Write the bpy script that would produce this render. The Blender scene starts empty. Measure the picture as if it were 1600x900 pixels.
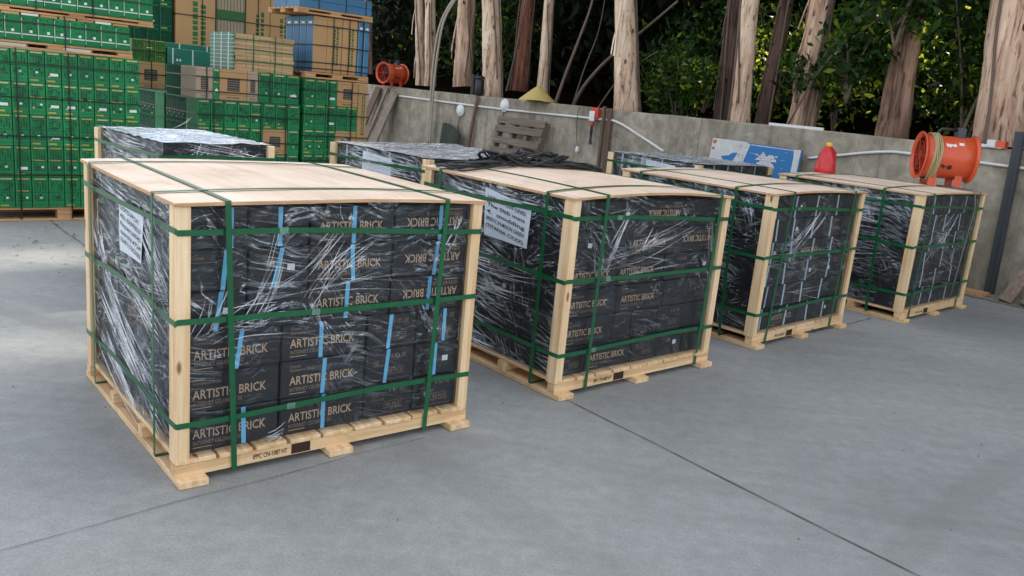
import bpy, bmesh, math, random
import numpy as np
from mathutils import Vector, Matrix

random.seed(7)
RNG = np.random.default_rng(11)
R = math.radians
scn = bpy.context.scene
COL = scn.collection

# ------------------------------------------------------------------ camera, light, exposure
CAM_H = 1.4
cam_d = bpy.data.cameras.new('camera')
cam = bpy.data.objects.new('camera', cam_d)
COL.objects.link(cam)
scn.camera = cam
cam_d.sensor_width = 36.0
cam_d.lens = 1307.73 / 1600 * 36.0
cam_d.clip_start = 0.05
cam_d.clip_end = 2000
PITCH, ROLL = 0.2262, 0.0951
_c, _s = math.cos(PITCH), math.sin(PITCH)
fwd, up0, rt0 = Vector((0, _c, -_s)), Vector((0, _s, _c)), Vector((1, 0, 0))
cr, sr = math.cos(ROLL), math.sin(ROLL)
right = rt0 * cr + up0 * sr
up = -rt0 * sr + up0 * cr
cam.matrix_world = Matrix(((right.x, up.x, -fwd.x, 0), (right.y, up.y, -fwd.y, 0), (right.z, up.z, -fwd.z, CAM_H), (0, 0, 0, 1)))

SUN_EL = R(45)
SUN_AZ = R(40)            # direction towards the sun in plan, counter-clockwise from +x
TO_SUN = Vector((math.cos(SUN_AZ) * math.cos(SUN_EL), math.sin(SUN_AZ) * math.cos(SUN_EL), math.sin(SUN_EL)))

world = bpy.data.worlds.new('World')
scn.world = world
world.use_nodes = True
wn, wl = world.node_tree.nodes, world.node_tree.links
wn.clear()
sky = wn.new('ShaderNodeTexSky')
sky.sky_type = 'NISHITA'
sky.sun_disc = False
sky.sun_elevation = SUN_EL
sky.sun_rotation = math.pi / 2 - SUN_AZ
sky.air_density = 1.0
sky.dust_density = 3.0
sky.ozone_density = 1.0
hs = wn.new('ShaderNodeHueSaturation')
hs.inputs['Saturation'].default_value = 0.35
bg = wn.new('ShaderNodeBackground')
bg.inputs['Strength'].default_value = 0.15
wo = wn.new('ShaderNodeOutputWorld')
wl.new(sky.outputs[0], hs.inputs['Color'])
wl.new(hs.outputs[0], bg.inputs['Color'])
wl.new(bg.outputs[0], wo.inputs['Surface'])

sun_d = bpy.data.lights.new('sun', 'SUN')
sun_d.energy = 3.3
sun_d.angle = R(2.4)
sun_d.color = (1.0, 0.89, 0.74)
sun = bpy.data.objects.new('sun', sun_d)
COL.objects.link(sun)
sun.location = (20, 16, 30)
sun.rotation_euler = TO_SUN.to_track_quat('Z', 'Y').to_euler()

scn.view_settings.view_transform = 'Standard'
scn.view_settings.look = 'None'
scn.view_settings.gamma = 1.0
scn.view_settings.exposure = 1.68
scn.cycles.use_denoising = True
scn.cycles.max_bounces = 8
scn.cycles.transparent_max_bounces = 16
scn.cycles.caustics_reflective = False
scn.cycles.caustics_refractive = False


# ------------------------------------------------------------------ materials
def lin(r, g, b):
    f = lambda c: (c / 255 / 12.92) if c / 255 <= 0.04045 else ((c / 255 + 0.055) / 1.055) ** 2.4
    return (f(r), f(g), f(b), 1.0)


def new_mat(name):
    m = bpy.data.materials.new(name)
    m.use_nodes = True
    nt = m.node_tree
    nt.nodes.clear()
    out = nt.nodes.new('ShaderNodeOutputMaterial')
    return m, nt.nodes, nt.links, out


def N(nodes, typ, **kw):
    n = nodes.new(typ)
    for k, v in kw.items():
        if k in n.inputs:
            n.inputs[k].default_value = v
        else:
            setattr(n, k, v)
    return n


def ramp(nodes, stops):
    r = nodes.new('ShaderNodeValToRGB')
    e = r.color_ramp.elements
    while len(e) < len(stops):
        e.new(0.5)
    for i, (p, c) in enumerate(stops):
        e[i].position = p
        e[i].color = c if len(c) == 4 else (*c, 1)
    return r


def math_n(nodes, links, op, a, b=None, clamp=False):
    m = nodes.new('ShaderNodeMath')
    m.operation = op
    m.use_clamp = clamp
    for i, v in enumerate((a, b)):
        if v is None:
            continue
        if isinstance(v, (int, float)):
            m.inputs[i].default_value = v
        else:
            links.new(v, m.inputs[i])
    return m.outputs[0]


def simple_mat(name, col, rough=0.6, var=0.15, scale=8.0, metal=0.0, bump=0.0, spec=0.5, stretch=(1, 1, 1)):
    """flat colour broken up by noise and a per-object shift"""
    m, n, l, out = new_mat(name)
    p = n.new('ShaderNodeBsdfPrincipled')
    tc = n.new('ShaderNodeTexCoord')
    mp = n.new('ShaderNodeMapping')
    mp.inputs['Scale'].default_value = stretch
    l.new(tc.outputs['Object'], mp.inputs[0])
    nz = N(n, 'ShaderNodeTexNoise', Scale=scale, Detail=6.0, Roughness=0.65)
    l.new(mp.outputs[0], nz.inputs['Vector'])
    oi = n.new('ShaderNodeObjectInfo')
    a = math_n(n, l, 'MULTIPLY_ADD', nz.outputs['Fac'], 2 * var)
    n_ = a.node
    n_.inputs[2].default_value = 1 - var
    b = math_n(n, l, 'MULTIPLY_ADD', oi.outputs['Random'], var)
    b.node.inputs[2].default_value = 1 - var / 2
    c = math_n(n, l, 'MULTIPLY', a, b)
    mix = n.new('ShaderNodeVectorMath')
    mix.operation = 'SCALE'
    mix.inputs[0].default_value = col[:3]
    l.new(c, mix.inputs['Scale'])
    l.new(mix.outputs[0], p.inputs['Base Color'])
    p.inputs['Roughness'].default_value = rough
    p.inputs['Metallic'].default_value = metal
    p.inputs['Specular IOR Level'].default_value = spec
    if bump:
        bp = N(n, 'ShaderNodeBump', Strength=bump, Distance=0.01)
        l.new(nz.outputs['Fac'], bp.inputs['Height'])
        l.new(bp.outputs[0], p.inputs['Normal'])
    l.new(p.outputs[0], out.inputs[0])
    return m


def wood_mat(name, light, dark, axis=0, scale=1.0, knots=True, rough=0.65, stain=0.0):
    m, n, l, out = new_mat(name)
    p = n.new('ShaderNodeBsdfPrincipled')
    tc = n.new('ShaderNodeTexCoord')
    oi = n.new('ShaderNodeObjectInfo')
    off = n.new('ShaderNodeVectorMath')
    off.operation = 'MULTIPLY_ADD'
    l.new(oi.outputs['Random'], off.inputs[0])
    off.inputs[1].default_value = (13, 29, 7)
    l.new(tc.outputs['Object'], off.inputs[2])
    mp = n.new('ShaderNodeMapping')
    st = [38 * scale] * 3
    st[axis] = 1.6 * scale
    mp.inputs['Scale'].default_value = st
    l.new(off.outputs[0], mp.inputs[0])
    nz = N(n, 'ShaderNodeTexNoise', Scale=1.0, Detail=5.0, Roughness=0.6, Distortion=0.35)
    l.new(mp.outputs[0], nz.inputs['Vector'])
    big = N(n, 'ShaderNodeTexNoise', Scale=3.0, Detail=2.0)
    l.new(off.outputs[0], big.inputs['Vector'])
    rp = ramp(n, [(0.30, dark), (0.62, light)])
    l.new(nz.outputs['Fac'], rp.inputs[0])
    mx = n.new('ShaderNodeMix')
    mx.data_type = 'RGBA'
    mx.blend_type = 'MULTIPLY'
    mx.inputs['Factor'].default_value = 1.0
    l.new(rp.outputs[0], mx.inputs['A'])
    rp2 = ramp(n, [(0.3, (0.86, 0.82, 0.76)), (0.65, (1, 1, 1))])
    l.new(big.outputs['Fac'], rp2.inputs[0])
    l.new(rp2.outputs[0], mx.inputs['B'])
    col = mx.outputs['Result']
    if knots:
        st2 = [9.0] * 3
        st2[axis] = 3.2
        mp2 = n.new('ShaderNodeMapping')
        mp2.inputs['Scale'].default_value = st2
        l.new(off.outputs[0], mp2.inputs[0])
        vo = N(n, 'ShaderNodeTexVoronoi', Scale=1.0)
        l.new(mp2.outputs[0], vo.inputs['Vector'])
        rk = ramp(n, [(0.05, (1, 1, 1)), (0.10, (0, 0, 0))])
        l.new(vo.outputs['Distance'], rk.inputs[0])
        mk = n.new('ShaderNodeMix')
        mk.data_type = 'RGBA'
        l.new(rk.outputs[0], mk.inputs['Factor'])
        l.new(col, mk.inputs['A'])
        mk.inputs['B'].default_value = (dark[0] * 0.35, dark[1] * 0.28, dark[2] * 0.22, 1)
        col = mk.outputs['Result']
    if stain:
        sn = N(n, 'ShaderNodeTexNoise', Scale=3.1, Detail=7.0, Roughness=0.7, Distortion=0.7)
        l.new(off.outputs[0], sn.inputs['Vector'])
        srp = ramp(n, [(0.36, (1 - stain, 1 - stain * 1.15, 1 - stain * 1.35)), (0.47, (1, 1, 1)), (0.6, (1, 1, 1)), (0.72, (1 - stain * .8, 1 - stain, 1 - stain * 1.2))])
        l.new(sn.outputs['Fac'], srp.inputs[0])
        ms = n.new('ShaderNodeMix')
        ms.data_type = 'RGBA'
        ms.blend_type = 'MULTIPLY'
        ms.inputs['Factor'].default_value = 1.0
        l.new(col, ms.inputs['A'])
        l.new(srp.outputs[0], ms.inputs['B'])
        col = ms.outputs['Result']
    l.new(col, p.inputs['Base Color'])
    p.inputs['Roughness'].default_value = rough
    bp = N(n, 'ShaderNodeBump', Strength=0.25, Distance=0.004)
    l.new(nz.outputs['Fac'], bp.inputs['Height'])
    l.new(bp.outputs[0], p.inputs['Normal'])
    l.new(p.outputs[0], out.inputs[0])
    return m


def film_mat(name, base=0.06, amt=0.6, ang=8, gate=0.5, gloss_rough=0.16, white=0.5, fine=1.0, zlo=None, zhi=None, fres=0.75, width=1.0, haze=0.0):
    """clear stretch film: see-through sheet, glossy, its creases thicker and whiter"""
    m, n, l, out = new_mat(name)
    uv = n.new('ShaderNodeUVMap')
    warp = N(n, 'ShaderNodeTexNoise', Scale=2.2, Detail=2.0)
    l.new(uv.outputs[0], warp.inputs['Vector'])
    wv = n.new('ShaderNodeVectorMath')
    wv.operation = 'MULTIPLY_ADD'
    l.new(warp.outputs['Color'], wv.inputs[0])
    wv.inputs[1].default_value = (0.22, 0.22, 0.0)
    l.new(uv.outputs[0], wv.inputs[2])

    def layer(angle, sx, sy, width, dist):
        mp = n.new('ShaderNodeMapping')
        mp.vector_type = 'TEXTURE'
        mp.inputs['Rotation'].default_value = (0, 0, R(angle))
        mp.inputs['Scale'].default_value = (1 / sx, 1 / sy, 1)
        l.new(wv.outputs[0], mp.inputs[0])
        nz = N(n, 'ShaderNodeTexNoise', Scale=1.0, Detail=3.0, Roughness=0.55, Distortion=dist)
        l.new(mp.outputs[0], nz.inputs['Vector'])
        d = math_n(n, l, 'ABSOLUTE', math_n(n, l, 'SUBTRACT', nz.outputs['Fac'], 0.5))
        mr = n.new('ShaderNodeMapRange')
        mr.inputs['From Min'].default_value = 0.0
        mr.inputs['From Max'].default_value = width
        mr.inputs['To Min'].default_value = 1.0
        mr.inputs['To Max'].default_value = 0.0
        mr.interpolation_type = 'SMOOTHERSTEP'
        l.new(d, mr.inputs['Value'])
        return mr.outputs[0], nz.outputs['Fac']

    def gatef(scale, lo, hi, seed):
        mp = n.new('ShaderNodeMapping')
        mp.inputs['Location'].default_value = (seed, seed * 1.7, 0)
        l.new(uv.outputs[0], mp.inputs[0])
        nz = N(n, 'ShaderNodeTexNoise', Scale=scale, Detail=3.0)
        l.new(mp.outputs[0], nz.inputs['Vector'])
        mr = n.new('ShaderNodeMapRange')
        mr.inputs['From Min'].default_value = lo
        mr.inputs['From Max'].default_value = hi
        l.new(nz.outputs['Fac'], mr.inputs['Value'])
        return mr.outputs[0]
    s1, n1 = layer(ang, 1.7 * fine, 30 * fine, 0.045 * width, 0.25)
    s2, n2 = layer(ang - 48, 1.8 * fine, 22 * fine, 0.034 * width, 0.2)
    s3, n3 = layer(ang + 30, 4.0 * fine, 22 * fine, 0.030 * width, 0.6)
    g1 = gatef(3.0, gate - 0.06, gate + 0.10, 3.1)
    g2 = gatef(4.0, gate + 0.0, gate + 0.12, 9.3)
    g3 = gatef(5.0, gate - 0.02, gate + 0.1, 17.7)
    a = math_n(n, l, 'MULTIPLY', s1, g1)
    b = math_n(n, l, 'MULTIPLY', s2, g2)
    c = math_n(n, l, 'MULTIPLY', s3, g3)
    s = math_n(n, l, 'MAXIMUM', math_n(n, l, 'MAXIMUM', a, b), c)
    if zlo is not None:               # taut and clear low down, crumpled towards the top
        sx_ = n.new('ShaderNodeSeparateXYZ')
        l.new(wv.outputs[0], sx_.inputs[0])
        mz = n.new('ShaderNodeMapRange')
        mz.interpolation_type = 'SMOOTHSTEP'
        mz.inputs['From Min'].default_value = zlo
        mz.inputs['From Max'].default_value = zhi
        mz.inputs['To Min'].default_value = 0.40
        l.new(sx_.outputs['Y'], mz.inputs['Value'])
        s = math_n(n, l, 'MULTIPLY', s, mz.outputs[0])
        bumpk = math_n(n, l, 'MULTIPLY_ADD', mz.outputs[0], 0.6)
        bumpk.node.inputs[2].default_value = 0.05
    else:
        bumpk = None
    fr = N(n, 'ShaderNodeFresnel', IOR=1.45)
    hgt = math_n(n, l, 'ADD', math_n(n, l, 'ADD', math_n(n, l, 'MULTIPLY', n1, 0.9), math_n(n, l, 'MULTIPLY', n2, 0.8)), math_n(n, l, 'MULTIPLY', n3, 0.6))
    bp = N(n, 'ShaderNodeBump', Strength=0.75, Distance=0.02)
    if bumpk is not None:
        l.new(bumpk, bp.inputs['Strength'])
    l.new(hgt, bp.inputs['Height'])
    l.new(bp.outputs[0], fr.inputs['Normal'])
    fac = math_n(n, l, 'MULTIPLY_ADD', s, amt)
    fac.node.inputs[2].default_value = base
    fac = math_n(n, l, 'ADD', fac, math_n(n, l, 'MULTIPLY', fr.outputs[0], fres), clamp=True)
    tr = n.new('ShaderNodeBsdfTransparent')
    tr.inputs[0].default_value = (0.96, 0.97, 0.98, 1)
    gl = n.new('ShaderNodeBsdfAnisotropic')
    gl.inputs['Roughness'].default_value = gloss_rough
    gl.inputs['Color'].default_value = (0.80, 0.90, 1.0, 1)  # blue tint stands in for the sky's sheen on the film
    l.new(bp.outputs[0], gl.inputs['Normal'])
    df = n.new('ShaderNodeBsdfDiffuse')
    df.inputs[0].default_value = (0.85, 0.88, 0.92, 1)
    mg = n.new('ShaderNodeMixShader')
    wf = math_n(n, l, 'MULTIPLY_ADD', s, white)
    wf.node.inputs[2].default_value = haze
    l.new(wf, mg.inputs[0])
    l.new(gl.outputs[0], mg.inputs[1])
    l.new(df.outputs[0], mg.inputs[2])
    mx = n.new('ShaderNodeMixShader')
    l.new(fac, mx.inputs[0])
    l.new(tr.outputs[0], mx.inputs[1])
    l.new(mg.outputs[0], mx.inputs[2])
    l.new(mx.outputs[0], out.inputs[0])
    return m


def fold_mat():
    m, n, l, out = new_mat('film_crease')
    tc = n.new('ShaderNodeTexCoord')
    nz = N(n, 'ShaderNodeTexNoise', Scale=9.0, Detail=3.0)
    l.new(tc.outputs['Object'], nz.inputs['Vector'])
    mr = n.new('ShaderNodeMapRange')
    mr.inputs['From Min'].default_value = 0.36
    mr.inputs['From Max'].default_value = 0.66
    mr.inputs['To Min'].default_value = 0.06
    mr.inputs['To Max'].default_value = 0.52
    l.new(nz.outputs['Fac'], mr.inputs['Value'])
    tr = n.new('ShaderNodeBsdfTransparent')
    gl = n.new('ShaderNodeBsdfAnisotropic')
    gl.inputs['Roughness'].default_value = 0.22
    gl.inputs['Color'].default_value = (0.95, 0.97, 1, 1)
    df = n.new('ShaderNodeBsdfDiffuse')
    df.inputs[0].default_value = (0.85, 0.88, 0.92, 1)
    mg = N(n, 'ShaderNodeMixShader', Fac=0.5)
    l.new(gl.outputs[0], mg.inputs[1])
    l.new(df.outputs[0], mg.inputs[2])
    mx = n.new('ShaderNodeMixShader')
    l.new(mr.outputs[0], mx.inputs[0])
    l.new(tr.outputs[0], mx.inputs[1])
    l.new(mg.outputs[0], mx.inputs[2])
    l.new(mx.outputs[0], out.inputs[0])
    return m


def concrete_ground():
    m, n, l, out = new_mat('concrete_yard')
    p = n.new('ShaderNodeBsdfPrincipled')
    tc = n.new('ShaderNodeTexCoord')
    a = N(n, 'ShaderNodeTexNoise', Scale=0.55, Detail=7.0, Roughness=0.6, Distortion=0.4)
    b = N(n, 'ShaderNodeTexNoise', Scale=14.0, Detail=6.0, Roughness=0.7)
    c = N(n, 'ShaderNodeTexNoise', Scale=120.0, Detail=4.0, Roughness=0.75)
    mp = n.new('ShaderNodeMapping')
    mp.inputs['Rotation'].default_value = (0, 0, R(35))
    mp.inputs['Scale'].default_value = (0.7, 5.5, 1)
    l.new(tc.outputs['Object'], mp.inputs[0])
    d = N(n, 'ShaderNodeTexNoise', Scale=1.6, Detail=5.0, Roughness=0.65, Distortion=0.6)
    l.new(mp.outputs[0], d.inputs['Vector'])
    for t in (a, b, c):
        l.new(tc.outputs['Object'], t.inputs['Vector'])
    r1 = ramp(n, [(0.28, (0.245, 0.254, 0.248)), (0.5, (0.30, 0.310, 0.300)), (0.75, (0.355, 0.360, 0.342))])
    l.new(a.outputs['Fac'], r1.inputs[0])
    col = r1.outputs[0]
    for t, lo, hi, f in ((b, 0.76, 1.18, 0.65), (c, 0.66, 1.30, 0.75), (d, 0.86, 1.10, 0.6)):
        mx = n.new('ShaderNodeMix')
        mx.data_type = 'RGBA'
        mx.blend_type = 'MULTIPLY'
        mx.inputs['Factor'].default_value = f
        rr = ramp(n, [(0.28, (lo, lo, lo)), (0.72, (hi, hi, hi))])
        l.new(t.outputs['Fac'], rr.inputs[0])
        l.new(col, mx.inputs['A'])
        l.new(rr.outputs[0], mx.inputs['B'])
        col = mx.outputs['Result']
    # a few darker drips and stains
    v = N(n, 'ShaderNodeTexNoise', Scale=2.3, Detail=4.0, Roughness=0.7)
    l.new(tc.outputs['Object'], v.inputs['Vector'])
    rv = ramp(n, [(0.66, (1, 1, 1)), (0.76, (0.8, 0.79, 0.78))])
    l.new(v.outputs['Fac'], rv.inputs[0])
    mx = n.new('ShaderNodeMix')
    mx.data_type = 'RGBA'
    mx.blend_type = 'MULTIPLY'
    mx.inputs['Factor'].default_value = 0.7
    l.new(col, mx.inputs['A'])
    l.new(rv.outputs[0], mx.inputs['B'])
    col = mx.outputs['Result']
    for (cx, cy, rad, wdt, dk) in ((7.5, -2.5, 6.55, 0.10, .86), (7.5, -2.5, 7.95, 0.10, .88), (-6.0, -3.0, 8.3, 0.12, .90), (3.0, 14.0, 11.2, 0.09, .9)):
        sub = n.new('ShaderNodeVectorMath')
        sub.operation = 'DISTANCE'
        l.new(tc.outputs['Object'], sub.inputs[0])
        sub.inputs[1].default_value = (cx, cy, 0)
        dd = math_n(n, l, 'ABSOLUTE', math_n(n, l, 'SUBTRACT', sub.outputs['Value'], rad))
        mrr = n.new('ShaderNodeMapRange')
        mrr.interpolation_type = 'SMOOTHSTEP'
        mrr.inputs['From Min'].default_value = wdt
        mrr.inputs['From Max'].default_value = wdt * .45
        l.new(dd, mrr.inputs['Value'])
        ff = math_n(n, l, 'MULTIPLY', mrr.outputs[0], math_n(n, l, 'MULTIPLY', b.outputs['Fac'], 1.5, True))
        mt = n.new('ShaderNodeMix')
        mt.data_type = 'RGBA'
        mt.blend_type = 'MULTIPLY'
        l.new(ff, mt.inputs['Factor'])
        l.new(col, mt.inputs['A'])
        mt.inputs['B'].default_value = (dk, dk, dk, 1)
        col = mt.outputs['Result']
    l.new(col, p.inputs['Base Color'])
    rr = ramp(n, [(0.3, (0.66, 0.66, 0.66)), (0.7, (0.80, 0.80, 0.80))])
    l.new(a.outputs['Fac'], rr.inputs[0])
    l.new(rr.outputs[0], p.inputs['Roughness'])
    bp = N(n, 'ShaderNodeBump', Strength=0.18, Distance=0.004)
    l.new(c.outputs['Fac'], bp.inputs['Height'])
    l.new(bp.outputs[0], p.inputs['Normal'])
    l.new(p.outputs[0], out.inputs[0])
    return m


def concrete_wall():
    m, n, l, out = new_mat('weathered_concrete')
    p = n.new('ShaderNodeBsdfPrincipled')
    tc = n.new('ShaderNodeTexCoord')
    mp = n.new('ShaderNodeMapping')
    mp.inputs['Scale'].default_value = (2.2, 2.2, 1.5)
    l.new(tc.outputs['Object'], mp.inputs[0])
    a = N(n, 'ShaderNodeTexNoise', Scale=1.5, Detail=8.0, Roughness=0.66, Distortion=0.5)
    l.new(mp.outputs[0], a.inputs['Vector'])
    b = N(n, 'ShaderNodeTexNoise', Scale=5.0, Detail=8.0, Roughness=0.7, Distortion=0.8)
    c = N(n, 'ShaderNodeTexNoise', Scale=0.8, Detail=3.0)
    for t in (b, c):
        l.new(tc.outputs['Object'], t.inputs['Vector'])
    r = ramp(n, [(0.24, (0.19, 0.158, 0.112)), (0.45, (0.335, 0.292, 0.222)), (0.75, (0.46, 0.415, 0.335))])
    l.new(a.outputs['Fac'], r.inputs[0])
    col = r.outputs[0]
    for t, lo, hi, f in ((b, 0.55, 1.35, 0.8), (c, 0.62, 1.3, 0.9)):
        mx = n.new('ShaderNodeMix')
        mx.data_type = 'RGBA'
        mx.blend_type = 'MULTIPLY'
        mx.inputs['Factor'].default_value = f
        rr = ramp(n, [(0.3, (lo, lo, lo)), (0.7, (hi, hi, hi))])
        l.new(t.outputs['Fac'], rr.inputs[0])
        l.new(col, mx.inputs['A'])
        l.new(rr.outputs[0], mx.inputs['B'])
        col = mx.outputs['Result']
    # dark run-off streaks hanging from the coping
    mp2 = n.new('ShaderNodeMapping')
    mp2.inputs['Scale'].default_value = (6.0, 6.0, 0.12)
    l.new(tc.outputs['Object'], mp2.inputs[0])
    s = N(n, 'ShaderNodeTexNoise', Scale=1.7, Detail=6.0, Roughness=0.7)
    l.new(mp2.outputs[0], s.inputs['Vector'])
    rs = ramp(n, [(0.52, (1, 1, 1)), (0.70, (0.42, 0.40, 0.35))])
    l.new(s.outputs['Fac'], rs.inputs[0])
    mx = n.new('ShaderNodeMix')
    mx.data_type = 'RGBA'
    mx.blend_type = 'MULTIPLY'
    mx.inputs['Factor'].default_value = 0.6
    l.new(col, mx.inputs['A'])
    l.new(rs.outputs[0], mx.inputs['B'])
    l.new(mx.outputs['Result'], p.inputs['Base Color'])
    p.inputs['Roughness'].default_value = 0.9
    bp = N(n, 'ShaderNodeBump', Strength=0.5, Distance=0.02)
    l.new(b.outputs['Fac'], bp.inputs['Height'])
    l.new(bp.outputs[0], p.inputs['Normal'])
    l.new(p.outputs[0], out.inputs[0])
    return m


def bark_mat(name, light, mid, dark):
    m, n, l, out = new_mat(name)
    p = n.new('ShaderNodeBsdfPrincipled')
    tc = n.new('ShaderNodeTexCoord')
    mp = n.new('ShaderNodeMapping')
    mp.inputs['Scale'].default_value = (9, 9, 0.75)
    l.new(tc.outputs['Object'], mp.inputs[0])
    a = N(n, 'ShaderNodeTexNoise', Scale=1.0, Detail=7.0, Roughness=0.62, Distortion=0.6)
    l.new(mp.outputs[0], a.inputs['Vector'])
    mpb = n.new('ShaderNodeMapping')
    mpb.inputs['Scale'].default_value = (2.5, 2.5, 1.0)
    l.new(tc.outputs['Object'], mpb.inputs[0])
    b = N(n, 'ShaderNodeTexNoise', Scale=1.6, Detail=5.0, Roughness=0.6, Distortion=1.2)
    l.new(mpb.outputs[0], b.inputs['Vector'])
    r = ramp(n, [(0.27, dark), (0.42, mid), (0.60, light)])
    l.new(math_n(n, l, 'ADD', math_n(n, l, 'MULTIPLY', a.outputs['Fac'], 0.55), math_n(n, l, 'MULTIPLY', b.outputs['Fac'], 0.45)), r.inputs[0])
    # dark pock marks and slits
    mp3 = n.new('ShaderNodeMapping')
    mp3.inputs['Scale'].default_value = (11, 11, 5.0)
    l.new(tc.outputs['Object'], mp3.inputs[0])
    v = N(n, 'ShaderNodeTexVoronoi', Scale=1.0, Randomness=1.0)
    l.new(mp3.outputs[0], v.inputs['Vector'])
    rv = ramp(n, [(0.17, (0.10, 0.07, 0.05)), (0.25, (1, 1, 1))])
    l.new(v.outputs['Distance'], rv.inputs[0])
    mp4 = n.new('ShaderNodeMapping')
    mp4.inputs['Scale'].default_value = (24, 24, 1.3)
    l.new(tc.outputs['Object'], mp4.inputs[0])
    v2 = N(n, 'ShaderNodeTexNoise', Scale=1.0, Detail=4.0, Roughness=0.6, Distortion=0.8)
    l.new(mp4.outputs[0], v2.inputs['Vector'])
    rv2 = ramp(n, [(0.34, (0.28, 0.2, 0.16)), (0.40, (0.72, 0.64, 0.58)), (0.47, (1, 1, 1))])
    l.new(v2.outputs['Fac'], rv2.inputs[0])
    gt = N(n, 'ShaderNodeTexNoise', Scale=2.6, Detail=3.0)
    l.new(tc.outputs['Object'], gt.inputs['Vector'])
    gr = ramp(n, [(0.45, (0, 0, 0)), (0.6, (1, 1, 1))])
    l.new(gt.outputs['Fac'], gr.inputs[0])
    # rougher, browner bark low on the stem and in torn patches
    sz = n.new('ShaderNodeSeparateXYZ')
    l.new(tc.outputs['Object'], sz.inputs[0])
    lowf = n.new('ShaderNodeMapRange')
    lowf.inputs['From Min'].default_value = 0.8
    lowf.inputs['From Max'].default_value = 0.1
    bb = math_n(n, l, 'MULTIPLY_ADD', b.outputs['Fac'], 1.1)
    bb.node.inputs[2].default_value = -0.55
    addz = math_n(n, l, 'ADD', bb, sz.outputs['Z'])
    l.new(addz, lowf.inputs['Value'])
    mlow = n.new('ShaderNodeMix')
    mlow.data_type = 'RGBA'
    l.new(math_n(n, l, 'MULTIPLY', lowf.outputs[0], 0.8), mlow.inputs['Factor'])
    l.new(r.outputs[0], mlow.inputs['A'])
    rlow = ramp(n, [(0.35, dark), (0.65, mid)])
    l.new(v2.outputs['Fac'], rlow.inputs[0])
    l.new(rlow.outputs[0], mlow.inputs['B'])
    col = mlow.outputs['Result']
    for x, fac_ in ((rv, gr.outputs[0]), (rv2, None)):
        mx = n.new('ShaderNodeMix')
        mx.data_type = 'RGBA'
        mx.blend_type = 'MULTIPLY'
        mx.inputs['Factor'].default_value = 0.9
        if fac_ is not None:
            l.new(fac_, mx.inputs['Factor'])
        l.new(col, mx.inputs['A'])
        l.new(x.outputs[0], mx.inputs['B'])
        col = mx.outputs['Result']
    l.new(col, p.inputs['Base Color'])
    p.inputs['Roughness'].default_value = 0.85
    bp = N(n, 'ShaderNodeBump', Strength=0.8, Distance=0.02)
    l.new(math_n(n, l, 'ADD', a.outputs['Fac'], math_n(n, l, 'MULTIPLY', v2.outputs['Fac'], 0.7)), bp.inputs['Height'])
    l.new(bp.outputs[0], p.inputs['Normal'])
    l.new(p.outputs[0], out.inputs[0])
    return m


def leaf_mat(name, c, trans, rough=0.45, fac=0.4):
    m, n, l, out = new_mat(name)
    p = n.new('ShaderNodeBsdfPrincipled')
    tc = n.new('ShaderNodeTexCoord')
    nz = N(n, 'ShaderNodeTexNoise', Scale=2.5, Detail=3.0)
    l.new(tc.outputs['Object'], nz.inputs['Vector'])
    rr = ramp(n, [(0.3, (c[0] * 0.6, c[1] * 0.65, c[2] * 0.6)), (0.7, (c[0] * 1.3, c[1] * 1.25, c[2] * 1.1))])
    l.new(nz.outputs['Fac'], rr.inputs[0])
    l.new(rr.outputs[0], p.inputs['Base Color'])
    p.inputs['Roughness'].default_value = rough
    p.inputs['Specular IOR Level'].default_value = 0.25
    t = n.new('ShaderNodeBsdfTranslucent')
    t.inputs[0].default_value = (*trans, 1)
    mx = N(n, 'ShaderNodeMixShader', Fac=fac)
    l.new(p.outputs[0], mx.inputs[1])
    l.new(t.outputs[0], mx.inputs[2])
    l.new(mx.outputs[0], out.inputs[0])
    return m


M = {}
M['ground'] = concrete_ground()
M['joint'] = simple_mat('joint_dirt', (0.095, 0.092, 0.086), 0.95, 0.4, 30)
M['apron'] = simple_mat('apron_dirt', (0.20, 0.185, 0.155), 0.95, 0.35, 9, bump=0.3)
M['wall'] = concrete_wall()
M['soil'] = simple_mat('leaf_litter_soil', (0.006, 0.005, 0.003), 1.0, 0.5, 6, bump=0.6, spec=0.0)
PINE_L, PINE_D = lin(244, 214, 172), lin(212, 168, 116)
M['pine_x'] = wood_mat('pine_along_x', PINE_L, PINE_D, 0, stain=0.16)
M['pine_y'] = wood_mat('pine_along_y', PINE_L, PINE_D, 1, stain=0.22)
M['pine_z'] = wood_mat('pine_along_z', lin(250, 224, 184), lin(222, 178, 124), 2, stain=0.08)
M['ply'] = wood_mat('plywood_face', lin(246, 226, 206), lin(232, 204, 178), 1, 0.5, False, 0.6, stain=0.13)
M['ply_edge'] = wood_mat('plywood_edge', lin(220, 184, 140), lin(176, 128, 84), 0, 3, False)
M['old_wood'] = wood_mat('weathered_boards', lin(128, 112, 96), lin(84, 70, 58), 0)
M['old_wood_z'] = wood_mat('weathered_planks', lin(146, 128, 110), lin(100, 84, 70), 2)
M['tan_wood'] = wood_mat('stack_pallet_wood', lin(214, 168, 118), lin(160, 116, 74), 0)
M['burn'] = simple_mat('burnt_brand_mark', (0.035, 0.016, 0.01), 0.9, 0.6, 60)
M['ink'] = simple_mat('ink', (0.02, 0.02, 0.025), 0.8, 0.2)
M['carton'] = simple_mat('black_carton', (0.0195, 0.021, 0.024), 0.5, 0.3, 6, spec=0.4)
M['print'] = simple_mat('tan_print', (0.50, 0.345, 0.22), 0.6, 0.2, 40)
M['print_dim'] = simple_mat('faint_tan_print', (0.21, 0.155, 0.11), 0.6, 0.3, 40)
M['sticker'] = simple_mat('white_sticker', (0.78, 0.78, 0.77), 0.55, 0.1)
M['band_blue'] = simple_mat('blue_band', (0.16, 0.52, 0.80), 0.35, 0.15)
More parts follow.
